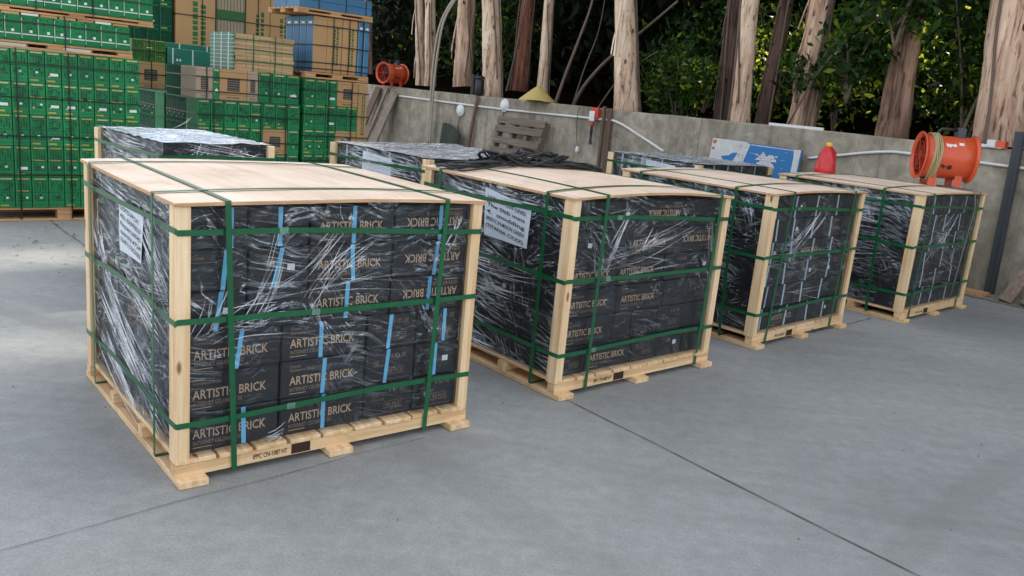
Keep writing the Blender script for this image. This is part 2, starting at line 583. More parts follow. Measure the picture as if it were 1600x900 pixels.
M['band_pale'] = simple_mat('pale_blue_band', (0.50, 0.63, 0.74), 0.35, 0.15)
M['strap'] = simple_mat('green_strap', (0.007, 0.105, 0.038), 0.32, 0.25, 20)
M['strap_dk'] = simple_mat('dark_strap', (0.006, 0.012, 0.01), 0.4, 0.2)
M['buckle'] = simple_mat('strap_seal', (0.13, 0.27, 0.19), 0.25, 0.6, 120)
M['paper'] = simple_mat('paper', (0.66, 0.72, 0.80), 0.5, 0.08, 5)
M['film_front'] = film_mat('stretch_film_front', 0.012, 0.38, -12, 0.53, 0.17, 0.35, haze=.10, zlo=0.34, zhi=0.66, fres=0.38, width=0.8)
M['film_side'] = film_mat('stretch_film_side', 0.012, 0.46, -16, 0.485, 0.16, 0.35, fres=0.45, width=1.0, haze=.08)
M['film_top'] = film_mat('stretch_film_top', 0.46, 0.4, 20, 0.45, 0.22, 0.4, 0.8, haze=.16)
M['crease'] = fold_mat()
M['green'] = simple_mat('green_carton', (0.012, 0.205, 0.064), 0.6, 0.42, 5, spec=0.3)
M['green_dk'] = simple_mat('dark_and_shaded_green_carton', (0.005, 0.075, 0.036), 0.85, 0.25, 5, spec=0.15)  # truly dark green cartons, and the painted shade on the middle stacks' side
M['green_y'] = simple_mat('leaf_green_carton', (0.025, 0.17, 0.012), 0.5, 0.25, 5)
M['teal'] = simple_mat('teal_wrap', (0.02, 0.17, 0.115), 0.4, 0.3, 5)
M['green_print'] = simple_mat('dark_green_print', (0.004, 0.055, 0.022), 0.6, 0.3, 40)
M['green_lt'] = simple_mat('light_green_edge', (0.06, 0.34, 0.15), 0.5, 0.3, 40)
M['lab_y'] = simple_mat('ochre_label', (0.46, 0.35, 0.07), 0.6, 0.4, 60)
M['lab_t'] = simple_mat('tan_label', (0.55, 0.42, 0.22), 0.6, 0.4, 60)
M['kraft'] = simple_mat('kraft_carton', (0.50, 0.29, 0.125), 0.7, 0.15, 4)
M['kraft_g'] = simple_mat('grey_kraft_carton', (0.40, 0.30, 0.21), 0.7, 0.15, 4)
M['kraft_print'] = simple_mat('carton_picture', (0.045, 0.05, 0.04), 0.6, 0.5, 60)
M['kraft_green'] = simple_mat('green_carton_print', (0.03, 0.14, 0.035), 0.6, 0.3, 40)
M['blue'] = simple_mat('blue_carton', (0.05, 0.175, 0.32), 0.5, 0.25, 5)
M['white_band'] = simple_mat('white_band', (0.72, 0.75, 0.70), 0.5, 0.2)
M['slat'] = wood_mat('slat_ends', lin(208, 178, 134), lin(164, 128, 88), 0, 1, False)
M['orange'] = simple_mat('orange_enamel', (0.66, 0.098, 0.034), 0.33, 0.16, 6)
M['orange_in'] = simple_mat('orange_inside', (0.48, 0.05, 0.022), 0.45, 0.2, 6)
M['black_pl'] = simple_mat('black_plastic', (0.018, 0.019, 0.021), 0.45, 0.2)
M['cable'] = simple_mat('black_cable', (0.014, 0.016, 0.018), 0.38, 0.3, 40)
M['cord'] = simple_mat('yellow_grey_cord', (0.42, 0.36, 0.18), 0.5, 0.25, 30)
M['grey_cord'] = simple_mat('grey_cord', (0.13, 0.14, 0.14), 0.5, 0.2)
M['white_pl'] = simple_mat('white_plastic', (0.72, 0.72, 0.70), 0.4, 0.12)
M['red_bag'] = simple_mat('red_bag', (0.60, 0.024, 0.026), 0.3, 0.2, 12, bump=0.25)
M['yellow'] = simple_mat('yellow_plastic', (0.75, 0.50, 0.03), 0.4, 0.1)
M['straw'] = simple_mat('straw_hat', (0.60, 0.44, 0.15), 0.7, 0.2, 30)
M['steel_dk'] = simple_mat('dark_steel', (0.055, 0.06, 0.066), 0.6, 0.35, 12, metal=0.2)
M['rust'] = simple_mat('rusty_pipe', (0.15, 0.09, 0.06), 0.8, 0.4, 12)
M['rope'] = simple_mat('dirty_rope', (0.38, 0.33, 0.27), 0.9, 0.25, 40)
M['red_pl'] = simple_mat('red_plastic', (0.62, 0.06, 0.025), 0.4, 0.1)
M['sign_blue'] = simple_mat('blue_sign_print', (0.016, 0.165, 0.42), 0.4, 0.12, 3)
M['sign_white'] = simple_mat('torn_sign_paper', (0.62, 0.62, 0.60), 0.6, 0.3, 7)
M['sign_grey'] = simple_mat('grey_sign_scuff', (0.36, 0.40, 0.43), 0.7, 0.3, 14)
M['screen'] = simple_mat('dark_green_cloth', (0.03, 0.04, 0.026), 0.9, 0.3, 14)
M['bark_pale'] = bark_mat('pale_bark', lin(246, 226, 202), lin(216, 184, 156), lin(134, 98, 78))
M['bark_pink'] = bark_mat('pink_brown_bark', lin(228, 198, 172), lin(190, 154, 130), lin(100, 74, 60))
M['bark_brown'] = bark_mat('brown_bark', lin(186, 152, 128), lin(146, 112, 94), lin(74, 54, 44))
M['bark_red'] = bark_mat('red_brown_bark', lin(160, 106, 82), lin(118, 74, 58), lin(60, 38, 30))
M['bark_dark'] = bark_mat('dark_bark', lin(120, 92, 80), lin(88, 66, 57), lin(46, 34, 30))
M['twig'] = simple_mat('bare_twig', (0.16, 0.115, 0.085), 0.9, 0.3, 14)
M['leaf_a'] = leaf_mat('leaf_mid_green', (0.030, 0.080, 0.016), (0.11, 0.22, 0.02))
M['leaf_b'] = leaf_mat('leaf_dark_green', (0.011, 0.030, 0.008), (0.03, 0.07, 0.01), fac=0.25)
M['leaf_d'] = leaf_mat('leaf_deep_shade', (0.005, 0.012, 0.004), (0.012, 0.03, 0.004), 0.7, 0.15)  # near black: the deep shade of the wood put into the leaf colour
M['leaf_c'] = leaf_mat('leaf_backlit_yellow_green', (0.20, 0.28, 0.025), (0.5, 0.6, 0.05), fac=0.5)  # brightened leaf copy, backlit glints put into its colour


# ------------------------------------------------------------------ mesh helpers
class MB:
    def __init__(s):
        s.v, s.f, s.m, s.uv = [], [], [], {}

    def add(s, verts, faces, mat=0, X=None):
        b = len(s.v)
        if X is not None:
            verts = [X @ Vector(p) for p in verts]
        s.v += [tuple(p) for p in verts]
        for f in faces:
            s.f.append(tuple(b + i for i in f))
            s.m.append(mat)
        return b

    def box(s, x0, x1, y0, y1, z0, z1, mat=0, X=None):
        s.add([(x0, y0, z0), (x1, y0, z0), (x1, y1, z0), (x0, y1, z0), (x0, y0, z1), (x1, y0, z1), (x1, y1, z1), (x0, y1, z1)],
              [(0, 3, 2, 1), (4, 5, 6, 7), (0, 1, 5, 4), (1, 2, 6, 5), (2, 3, 7, 6), (3, 0, 4, 7)], mat, X)

    def quad(s, a, b, c, d, mat=0):
        s.add([a, b, c, d], [(0, 1, 2, 3)], mat)

    def board(s, p, q, w, t, side=(0, 0, 1), mat=0):
        p, q = Vector(p), Vector(q)
        d = (q - p).normalized()
        sd = Vector(side)
        sd = (sd - d * sd.dot(d)).normalized()
        n = d.cross(sd)
        vs = []
        for o in (p, q):
            for a, b in ((-1, -1), (1, -1), (1, 1), (-1, 1)):
                vs.append(o + sd * (a * w / 2) + n * (b * t / 2))
        s.add(vs, [(0, 1, 2, 3), (7, 6, 5, 4), (0, 4, 5, 1), (1, 5, 6, 2), (2, 6, 7, 3), (3, 7, 4, 0)], mat)

    def tube(s, path, r, seg=8, mat=0, closed=False):
        P = [Vector(p) for p in path]
        n = len(P)
        rr = r if isinstance(r, (list, tuple)) else [r] * n
        vs = []
        prev = None
        for i in range(n):
            if closed:
                t = (P[(i + 1) % n] - P[i - 1])
            else:
                t = P[min(i + 1, n - 1)] - P[max(i - 1, 0)]
            t = t.normalized() if t.length > 1e-9 else Vector((0, 0, 1))
            if prev is None:
                a = t.orthogonal().normalized()
            else:
                a = (prev - t * prev.dot(t))
                a = a.normalized() if a.length > 1e-6 else t.orthogonal().normalized()
            prev = a
            b = t.cross(a)
            for k in range(seg):
                th = 2 * math.pi * k / seg
                vs.append(P[i] + (a * math.cos(th) + b * math.sin(th)) * rr[i])
        fs = []
        for i in range(n if closed else n - 1):
            j = (i + 1) % n
            for k in range(seg):
                k2 = (k + 1) % seg
                fs.append((i * seg + k, i * seg + k2, j * seg + k2, j * seg + k))
        if not closed:
            fs.append(tuple(range(seg - 1, -1, -1)))
            fs.append(tuple((n - 1) * seg + k for k in range(seg)))
        s.add(vs, fs, mat)

    def lathe(s, prof, seg=32, mat=0, X=None):
        vs, fs = [], []
        for (r, z) in prof:
            for k in range(seg):
                th = 2 * math.pi * k / seg
                vs.append((r * math.cos(th), r * math.sin(th), z))
        for i in range(len(prof) - 1):
            for k in range(seg):
                k2 = (k + 1) % seg
                fs.append((i * seg + k, i * seg + k2, (i + 1) * seg + k2, (i + 1) * seg + k))
        s.add(vs, fs, mat, X)

    def ribbon(s, path, w, t, wdir, mat=0, closed=False):
        """flat strap: width w along wdir, thickness t"""
        P = [Vector(p) for p in path]
        n = len(P)
        wd = Vector(wdir)
        vs = []
        for i in range(n):
            tg = (P[(i + 1) % n] - P[i - 1]) if closed else (P[min(i + 1, n - 1)] - P[max(i - 1, 0)])
            tg.normalize()
            ww = (wd - tg * wd.dot(tg)).normalized()
            nn = tg.cross(ww)
            for a, b in ((-1, -1), (1, -1), (1, 1), (-1, 1)):
                vs.append(P[i] + ww * (a * w / 2) + nn * (b * t / 2))
        fs = []
        for i in range(n if closed else n - 1):
            j = (i + 1) % n
            for k in range(4):
                k2 = (k + 1) % 4
                fs.append((i * 4 + k, j * 4 + k, j * 4 + k2, i * 4 + k2))
        if not closed:
            fs += [(0, 1, 2, 3), tuple((n - 1) * 4 + k for k in (3, 2, 1, 0))]
        s.add(vs, fs, mat)

    def text(s, txt, size, origin, xdir, ydir, mat=0, width=None, lift=0.0):
        vs, fs = text_geo(txt)
        if not vs:
            return
        o, xd, yd = Vector(origin), Vector(xdir).normalized(), Vector(ydir).normalized()
        nn = xd.cross(yd)
        mx = max(v[0] for v in vs)
        k = size if width is None else width / mx
        ky = size
        s.add([o + xd * (v[0] * k) + yd * (v[1] * ky) + nn * lift for v in vs], fs, mat)

    def mesh(s, name, mats, smooth=False, bevel=0.0):
        me = bpy.data.meshes.new(name)
        me.from_pydata(s.v, [], s.f)
        for m in mats:
            me.materials.append(m)
        me.polygons.foreach_set('material_index', s.m)
        if smooth:
            me.polygons.foreach_set('use_smooth', [True] * len(s.f))
        me.update()
        if bevel:
            bm = bmesh.new()
            bm.from_mesh(me)
            bmesh.ops.bevel(bm, geom=bm.edges[:], offset=bevel, segments=1, affect='EDGES', clamp_overlap=True)
            bm.to_mesh(me)
            bm.free()
        return me

    def build(s, name, mats, parent=None, smooth=False, bevel=0.0, loc=None, rotz=None):
        return link(name, s.mesh(name, mats if isinstance(mats, (list, tuple)) else [mats], smooth, bevel), parent, loc, rotz)


def link(name, me, parent=None, loc=None, rotz=None):
    o = bpy.data.objects.new(name, me)
    COL.objects.link(o)
    if parent is not None:
        o.parent = parent
    if loc is not None:
        o.location = loc
    if rotz is not None:
        o.rotation_euler = (0, 0, rotz)
    return o


_TG = {}


def text_geo(txt):
    if txt in _TG:
        return _TG[txt]
    c = bpy.data.curves.new('lettering', 'FONT')
    c.body = txt
    c.size = 1.0
    c.resolution_u = 2
    c.offset = 0.012
    o = bpy.data.objects.new('lettering', c)
    COL.objects.link(o)
    dg = bpy.context.evaluated_depsgraph_get()
    ev = o.evaluated_get(dg)
    me = ev.to_mesh()
    vs = [tuple(v.co) for v in me.vertices]
    fs = [tuple(p.vertices) for p in me.polygons]
    ev.to_mesh_clear()
    bpy.data.objects.remove(o)
    bpy.data.curves.remove(c)
    _TG[txt] = (vs, fs)
    return _TG[txt]


def empty(name, loc, rz, label, cat, group=None):
    o = bpy.data.objects.new(name, None)
    o.empty_display_size = 0.1
    COL.objects.link(o)
    o.location = loc
    o.rotation_euler = (0, 0, rz)
    tag(o, label, cat, group)
    return o


def tag(o, label, cat, group=None):
    o['label'] = label
    o['category'] = cat
    if group:
        o['group'] = group
    return o


def struct(o):
    o['kind'] = 'structure'
    return o


def wavy(n, amp, seed, freq=3):
    r = np.random.default_rng(seed)
    t = np.linspace(0, 1, n)
    y = np.zeros(n)
    for k in range(1, freq + 1):
        y += r.normal() / k * np.sin(2 * np.pi * k * t + r.uniform(0, 6.28))
    return y * amp


# ------------------------------------------------------------------ frames used by several things
WALL_P, WALL_A = Vector((4.45, 7.83, 0)), R(130)
WALL_D = Vector((math.cos(WALL_A), math.sin(WALL_A), 0))           # along the wall, away from the camera
WALL_N = Vector((math.sin(WALL_A), -math.cos(WALL_A), 0))          # into the trees
WALL_H = 1.335


def wl_pt(u, off, z):
    return WALL_P + WALL_D * u + WALL_N * off + Vector((0, 0, z))


# ------------------------------------------------------------------ ground, joints, bank, wall
mb = MB()
mb.quad((-400, -400, 0), (400, -400, 0), (400, 400, 0), (-400, 400, 0))
struct(mb.build('concrete_ground', M['ground']))


def ground_line(name, pts, w, seed, mat='joint', z=0.004):
    P = []
    for i in range(len(pts) - 1):
        a, b = Vector(pts[i]), Vector(pts[i + 1])
        k = max(2, int((b - a).length / 0.06))
        P += [a.lerp(b, j / k) for j in range(k)]
    P.append(Vector(pts[-1]))
    r = np.random.default_rng(seed)
    off = wavy(len(P), 0.006, seed, 9)
    mb = MB()
    vs, fs = [], []
    d = (P[-1] - P[0]).normalized()
    nn = Vector((-d.y, d.x))
    for i, p in enumerate(P):
        ww = w * (0.55 + 0.9 * r.random())
        q = p + nn * off[i]
        vs += [(q.x - nn.x * ww / 2, q.y - nn.y * ww / 2, z), (q.x + nn.x * ww / 2, q.y + nn.y * ww / 2, z)]
        if i:
            fs.append((2 * i - 2, 2 * i - 1, 2 * i + 1, 2 * i))
    mb.add(vs, fs)
    return struct(mb.build(name, M[mat]))


ground_line('ground_joint', [(-0.05, 4.23), (0.37, 3.73), (1.40, 2.48), (2.4, 1.2)], 0.006, 1)
ground_line('ground_joint', [(-1.75, 1.75), (-1.38, 2.13), (-1.02, 2.5), (-0.3, 3.2)], 0.0022, 2)
ground_line('ground_joint', [(-4.9, 8.05), (-3.88, 6.89), (-3.25, 6.17), (-2.5, 5.3)], 0.006, 3)
ground_line('ground_joint', [(2.1, 5.6), (2.45, 5.93), (2.74, 6.22)], 0.006, 4)
a0, a1 = wl_pt(-3.2, -0.42, 0), wl_pt(12, -0.42, 0)
ground_line('ground_joint', [a0.xy, a1.xy], 0.022, 5)
mb = MB()
mb.add([wl_pt(-3.2, -0.41, 0.004), wl_pt(-3.2, 0.05, 0.004), wl_pt(12, 0.05, 0.004), wl_pt(12, -0.41, 0.004)], [(0, 1, 2, 3)])
struct(mb.build('dirt_strip_ground', M['apron']))

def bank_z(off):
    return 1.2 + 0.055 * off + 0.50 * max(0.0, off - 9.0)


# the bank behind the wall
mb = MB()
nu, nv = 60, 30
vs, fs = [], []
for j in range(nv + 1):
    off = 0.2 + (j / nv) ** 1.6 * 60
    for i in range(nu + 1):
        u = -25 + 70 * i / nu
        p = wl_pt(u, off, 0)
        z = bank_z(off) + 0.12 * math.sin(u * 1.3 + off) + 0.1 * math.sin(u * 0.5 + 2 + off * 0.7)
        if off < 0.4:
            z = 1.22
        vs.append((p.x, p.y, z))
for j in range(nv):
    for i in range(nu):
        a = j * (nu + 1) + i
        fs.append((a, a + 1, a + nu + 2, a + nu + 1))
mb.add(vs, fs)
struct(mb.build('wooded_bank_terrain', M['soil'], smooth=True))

wall = empty('retaining_wall', wl_pt(4, 0.12, 0), WALL_A, 'long stained grey brown concrete retaining wall below the trees', 'wall')
mb = MB()
# local: x along the wall, -y into the trees
edges = [-7.2, -3.5, -0.4, 1.1, 4.25, 8.4]
for a, b in zip(edges[:-1], edges[1:]):
    nx = 24
    r = np.random.default_rng(int(a * 10) + 200)
    top = WALL_H - 0.006 * r.random() + wavy(nx + 1, 0.004, int(a * 10) + 300, 6)
    vs, fs = [], []
    for i in range(nx + 1):
        x = a + 0.004 + (b - a - 0.008) * i / nx
        vs += [(x, 0.12, 0), (x, 0.12, top[i] - 0.012), (x, 0.108, top[i]), (x, -0.12, top[i]), (x, -0.12, 0)]
    for i in range(nx):
        for k in range(4):
            p = i * 5 + k
            fs.append((p, p + 5, p + 6, p + 1))
    fs += [(0, 1, 2, 3, 4), tuple(nx * 5 + k for k in (4, 3, 2, 1, 0))]
    mb.add(vs, fs)
mb.build('wall_panel', M['wall'], wall)


# ------------------------------------------------------------------ wrapped pallets of black cartons
PW, PD, PH = 1.214, 1.185, 0.972
ROWH = 0.1435
Z0 = 0.090
INS = 0.036


def carton_mesh(kind, w, d, h, face):
    """face: which side carries the print ('front' = -y, 'left' = -x, '' = none)"""
    key = (kind, round(w, 3), round(d, 3), face)
    if key in carton_mesh.cache:
        return carton_mesh.cache[key]
    base = MB()
    g = 0.0025
    base.box(g, w - g, g, d - g, 0.001, h - 0.001)
    me = base.mesh('carton', [M['carton'], M['print'], M['print_dim'], M['sticker']], bevel=0.005)
    ex = MB()
    if face == 'left':
        L, O, X, Y = d, Vector((g - 0.001, d, 0)), Vector((0, -1, 0)), Vector((0, 0, 1))
    else:
        L, O, X, Y = w, Vector((0, g - 0.001, 0)), Vector((1, 0, 0)), Vector((0, 0, 1))
    nrm = X.cross(Y)
    rr = random.Random(hash((kind, round(w, 2), face)) % 1000)

    def rect(a, b, c, e, mat):
        ex.add([O + X * a + Y * c, O + X * b + Y * c, O + X * b + Y * e, O + X * a + Y * e], [(0, 1, 2, 3)], mat)

    def frame(a, b, c, e, t, mat):
        rect(a, b, c, c + t, mat)
        rect(a, b, e - t, e, mat)
        rect(a, a + t, c + t, e - t, mat)
        rect(b - t, b, c + t, e - t, mat)
    if face and kind in ('long', 'flip'):
        tw = min(0.262, L * 0.76)
        items = [('ARTISTIC BRICK', 0.047, 0.052, tw, 1), ('INTERNET CELEBRITY 50', 0.021, 0.027, tw * 0.66, 2),
                 ('Crown', 0.018, 0.118, 0.042, 2), ('International Bricks', 0.016, 0.104, 0.098, 2)]
        for tx, sz, zz, wd, mt in items:
            if kind == 'long':
                ex.text(tx, sz, O + X * (L * 0.10) + Y * zz, X, Y, mt, wd)
            else:
                ex.text(tx, sz, O + X * (L - L * 0.10) + Y * (h - zz), -X, -Y, mt, wd)
        if kind == 'long':
            rect(L * 0.10, L * 0.10 + 0.066, 0.017, 0.0195, 1)
        else:
            rect(L * 0.9 - 0.066, L * 0.9, h - 0.0195, h - 0.017, 1)
    elif face and kind == 'short':
        frame(L * 0.42, L * 0.78, 0.036, 0.066, 0.0018, 2)
        ex.text('50 PCS', 0.022, O + X * (L * 0.46) + Y * 0.043, X, Y, 2)
        ex.text('SIZE', 0.014, O + X * (L * 0.16) + Y * 0.088, X, Y, 2)
        ex.text('COLOUR', 0.014, O + X * (L * 0.16) + Y * 0.072, X, Y, 2)
        rect(L * 0.10, L * 0.9, 0.016, 0.0175, 2)
        ex.text('II ID 5E', 0.024, O + X * (L * 0.5) + Y * 0.105, X, Y, 2)
    elif face and kind == 'tag':
        rect(L * 0.62, L * 0.62 + 0.028, 0.06, 0.083, 3)
        ex.text('Crown', 0.016, O + X * (L * 0.1) + Y * 0.112, X, Y, 2)
        rect(L * 0.1, L * 0.5, 0.1, 0.1015, 2)
    elif face and kind == 'blank':
        rect(L * 0.12, L * 0.3, 0.112, 0.1135, 2)
    if ex.v:
        bm = bmesh.new()
        bm.from_mesh(me)
        vv = [bm.verts.new(p) for p in ex.v]
        for f, mi in zip(ex.f, ex.m):
            try:
                ff = bm.faces.new([vv[i] for i in f])
                ff.material_index = mi
            except ValueError:
                pass
        bm.to_mesh(me)
        bm.free()
    carton_mesh.cache[key] = me
    return me


carton_mesh.cache = {}


def film_face(mb, O, T, Nn, L, z0, z1, seed, step, uvs, amp=0.006, bow=0.0):
    """wrinkled sheet: O origin, T along, Nn outward"""
    nx, nz = max(6, int(L / step)), max(6, int((z1 - z0) / step))
    r = np.random.default_rng(seed)
    U, Z = np.meshgrid(np.linspace(0, L, nx + 1), np.linspace(z0, z1, nz + 1))
    d = np.zeros_like(U)
    for k in range(26):
        th = r.normal(0.25, 0.55) + math.pi / 2
        fr = r.uniform(10, 75)
        ph = r.uniform(0, 6.28)
        wx = 0.06 * np.sin(U * r.uniform(2, 6) + r.uniform(0, 6)) + 0.06 * np.sin(Z * r.uniform(2, 6) + r.uniform(0, 6))
        s = np.sin(fr * ((U + wx) * math.cos(th) + (Z + wx) * math.sin(th)) + ph)
        gate = 0.5 + 0.5 * np.sin(U * r.uniform(1, 7) + Z * r.uniform(-6, 6) + r.uniform(0, 6.28))
        d += (1 - np.abs(s)) ** 3 * gate * r.uniform(0.3, 1.0) * 18 / fr
    d = d / d.max()
    d = amp * d * 2.0
    b = len(mb.v)
    base = Vector(O)
    T, Nn = Vector(T), Vector(Nn)
    for j in range(nz + 1):
        for i in range(nx + 1):
            p = base + T * U[j, i] + Nn * d[j, i]
            zt_ = Z[j, i] + bow * 0.6 * (1 - (2 * i / nx - 1) ** 2) * (j / nz) ** 3
            mb.v.append((p.x, p.y, zt_))
            uvs.append((U[j, i] + seed * 1.37, Z[j, i]))
    for j in range(nz):
        for i in range(nx):
            a = b + j * (nx + 1) + i
            mb.f.append((a, a + 1, a + nx + 2, a + nx + 1))
            mb.m.append(0)


def creases(mb, O, T, Nn, specs, seed):
    """raised, gathered pleats of film. spec: (u0,z0,u1,z1,count,spread0,spread1,sag,width)"""
    r = random.Random(seed)
    O, T, Nn = Vector(O), Vector(T), Vector(Nn)
    Zv = Vector((0, 0, 1))
    for (u0, z0, u1, z1, n, s0, s1, sag, w) in specs:
        dx, dz = u1 - u0, z1 - z0
        ln = math.hypot(dx, dz)
        px, pz = -dz / ln, dx / ln
        for k in range(n):
            a, b = r.gauss(0, s0), r.gauss(0, s1)
            t0, t1 = r.uniform(0, 0.4), r.uniform(0.6, 1.0)
            sg = sag * r.uniform(0.5, 1.4)
            ww = w * r.uniform(0.4, 1.3)
            hh = ww * r.uniform(0.5, 0.9)
            ns = 12
            vs, fs = [], []
            ph = r.uniform(0, 6)
            for i in range(ns + 1):
                t = t0 + (t1 - t0) * i / ns
                o = a * (1 - t) + b * t + sg * 4 * t * (1 - t) + 0.0035 * math.sin(9 * t + ph)
                u = u0 + dx * t + px * o
                z = z0 + dz * t + pz * o
                tp = math.sin(math.pi * i / ns) ** 0.6
                c = O + T * u + Zv * z
                side = (T * px + Zv * pz) * (ww / 2 * tp + 0.0003)
                vs += [c - side, c + Nn * (hh * tp + 0.0006), c + side]
                if i:
                    q = 3 * i
                    fs += [(q - 3, q, q + 1, q - 2), (q - 2, q + 1, q + 2, q - 1)]
            mb.add(vs, fs, 1)


def film_object(parent, faces, name='stretch_film'):
    """faces: list of dicts"""
    for f in faces:
        mb = MB()
        uvs = []
        film_face(mb, f['O'], f['T'], f['N'], f['L'], f['z0'], f['z1'], f['seed'], f['step'], uvs, bow=f.get('bow', 0.0))
        nb = len(mb.v)
        if f.get('creases'):
            off = Vector(f['N']) * 0.011
            creases(mb, Vector(f['O']) + off, f['T'], f['N'], f['creases'], f['seed'])
        me = mb.mesh(name, [M[f['mat']], M['crease']], smooth=True)
        ul = me.uv_layers.new(name='UVMap')
        li = np.empty(len(me.loops), dtype=np.int32)
        me.loops.foreach_get('vertex_index', li)
        arr = np.zeros((len(mb.v), 2))
        arr[:nb] = np.array(uvs)
        ul.data.foreach_set('uv', arr[li].ravel())
        link(name, me, parent)


def sstep(x, a, b):
    t = min(1, max(0, (x - a) / (b - a)))
    return t * t * (3 - 2 * t)


def dome(x, y, b, w, d, tw=0.0):
    s, t = (x / w) * 2, (y / d) * 2
    return b * (1 - s * s) * (0.6 + 0.4 * (1 - t * t)) + tw * s * math.sin(3 * t)


def build_pallet_base(root, W, D):
    hw, hd = W / 2, D / 2
    base = MB()
    # deck of boards running front to back is the part, the runners under it are its sub-parts
    r = random.Random(int(W * 1000))
    n = 9
    for i in range(n):
        c = -hw + 0.075 + (W - 0.15) * i / (n - 1)
        w = 0.116 + r.uniform(-0.012, 0.010)
        y0 = -hd - 0.002 + r.uniform(-0.008, 0.006)
        base.box(c - w / 2, c + w / 2, y0, hd + r.uniform(-0.006, 0.006), 0.0725, 0.0895)
    pal = base.build('pallet_deck', M['pine_y'], root, bevel=0.002)
    for y in (-hd + 0.024, -hd + 0.40, hd - 0.40, hd - 0.024):
        b = MB()
        b.box(-hw - 0.002, hw + 0.002, y - 0.024, y + 0.024, 0.0285, 0.072)
        if y < -hd + 0.1:
            b.box(-0.19, -0.115, y - 0.0255, y - 0.0238, 0.032, 0.070, 1)
            b.text('IPPC CN-1087 HT', 0.026, (-hw + 0.27, y - 0.0255, 0.042), (1, 0, 0), (0, 0, 1), 2, 0.13)
        b.build('stringer', [M['pine_x'], M['burn'], M['ink']], pal)
    for x in (-hw + 0.05, 0.0, hw - 0.05):
        b = MB()
        b.box(x - 0.05, x + 0.05, -hd - 0.038, hd + 0.038, 0.001, 0.028)
        b.build('bottom_board', M['pine_y'], pal, bevel=0.002)
    return pal


def build_posts(root, W, D, top, skip=()):
    hw, hd = W / 2, D / 2
    for sx in (-1, 1):
        for sy in (-1, 1):
            if (sx, sy) in skip:
                continue
            b = MB()
            xo, yo = sx * hw, sy * hd
            # front/back board then side board of the angle
            x0, x1 = sorted((xo, xo - sx * 0.046))
            y0, y1 = sorted((yo, yo - sy * 0.022))
            b.box(x0, x1, y0, y1, 0.0740, top)
            x0, x1 = sorted((xo + sx * 0.0015, xo - sx * 0.022))
            y0, y1 = sorted((yo - sy * 0.0225, yo - sy * 0.064))
            b.box(x0, x1, y0, y1, 0.0740, top - 0.002)
            b.build('corner_post', M['pine_z'], root, bevel=0.0015)


def build_straps(root, W, D, hz, fx, lx, topz, domeb, over, mat='strap', bucklex=None):
    hw, hd = W / 2, D / 2
    r = random.Random(int(sum(a + b for a, b in hz) * 1000))
    for k, (zl, zr) in enumerate(hz):
        o = 0.0025
        path = []
        cs = [(-hw, -hd), (hw, -hd), (hw, hd), (-hw, hd)]
        for i in range(4):
            (ax, ay), (bx, by) = cs[i], cs[(i + 1) % 4]
            tx, ty = (bx - ax), (by - ay)
            L = math.hypot(tx, ty)
            tx, ty = tx / L, ty / L
            nx, ny = ty, -tx
            ns = 16
            for j in range(ns):
                t = 0.004 + (L - 0.008) * j / (ns - 1)
                q = t / L
                bow = 0.011 * sstep(min(q, 1 - q), 0.10, 0.32)
                x, y = ax + tx * t + nx * (o - bow), ay + ty * t + ny * (o - bow)
                s = (x + hw) / W
                z = zl + (zr - zl) * s + 0.005 * math.sin(5 * q + k * 2 + i)
                path.append((x, y, z))
        m = MB()
        m.ribbon(path, 0.0198, 0.0018, (0, 0, 1), closed=True)
        st = m.build('strap', M[mat], root)
        if bucklex:
            b = MB()
            bx = -hw + W * bucklex[k]
            s = bucklex[k]
            z = zl + (zr - zl) * s + 0.005 * math.sin(5 * s + k * 2)
            bow = 0.011 * sstep(min(s, 1 - s), 0.10, 0.32)
            y = -hd - 0.0025 + bow
            b.box(bx - 0.016, bx + 0.016, y - 0.003, y - 0.0012, z - 0.011, z + 0.011)
            for q in range(3):
                b.box(bx - 0.012 + q * 0.009, bx - 0.007 + q * 0.009, y - 0.0045, y - 0.0028, z - 0.008, z + 0.008)
            b.build('buckle', M['buckle'], st)
    if not over:
        return
    for (xt, xb) in fx:
        m = MB()
        path = []
        ytop = hd + 0.014
        for j in range(9):
            z = 0.024 + (topz - 0.024) * j / 8
            path.append((xb + (xt - xb) * j / 8, -hd - 0.0075 - 0.0065 * (j / 8), z))
        for j in range(17):
            y = -ytop + 2 * ytop * j / 16
            path.append((xt, y, topz + 0.003 + dome(xt, y, domeb, W, D)))
        for j in range(9):
            z = topz - (topz - 0.024) * j / 8
            path.append((xt, hd + 0.012, z))
        m.ribbon(path, 0.0198, 0.0018, (1, 0, 0), closed=True)
        m.build('strap', M[mat], root)
    for (yt, yb) in lx:
        m = MB()
        path = []
        xtop = hw + 0.014
        for j in range(9):
            z = 0.030 + (topz - 0.030) * j / 8
            path.append((-hw - 0.0075 - 0.0065 * (j / 8), yb + (yt - yb) * j / 8, z))
        for j in range(17):
            x = -xtop + 2 * xtop * j / 16
            path.append((x, yt, topz + 0.0055 + dome(x, yt, domeb, W, D)))
        for j in range(9):
            z = topz - (topz - 0.030) * j / 8
            path.append((hw + 0.012, yt, z))
        m.ribbon(path, 0.0198, 0.0018, (0, 1, 0), closed=True)
        m.build('strap', M[mat], root)


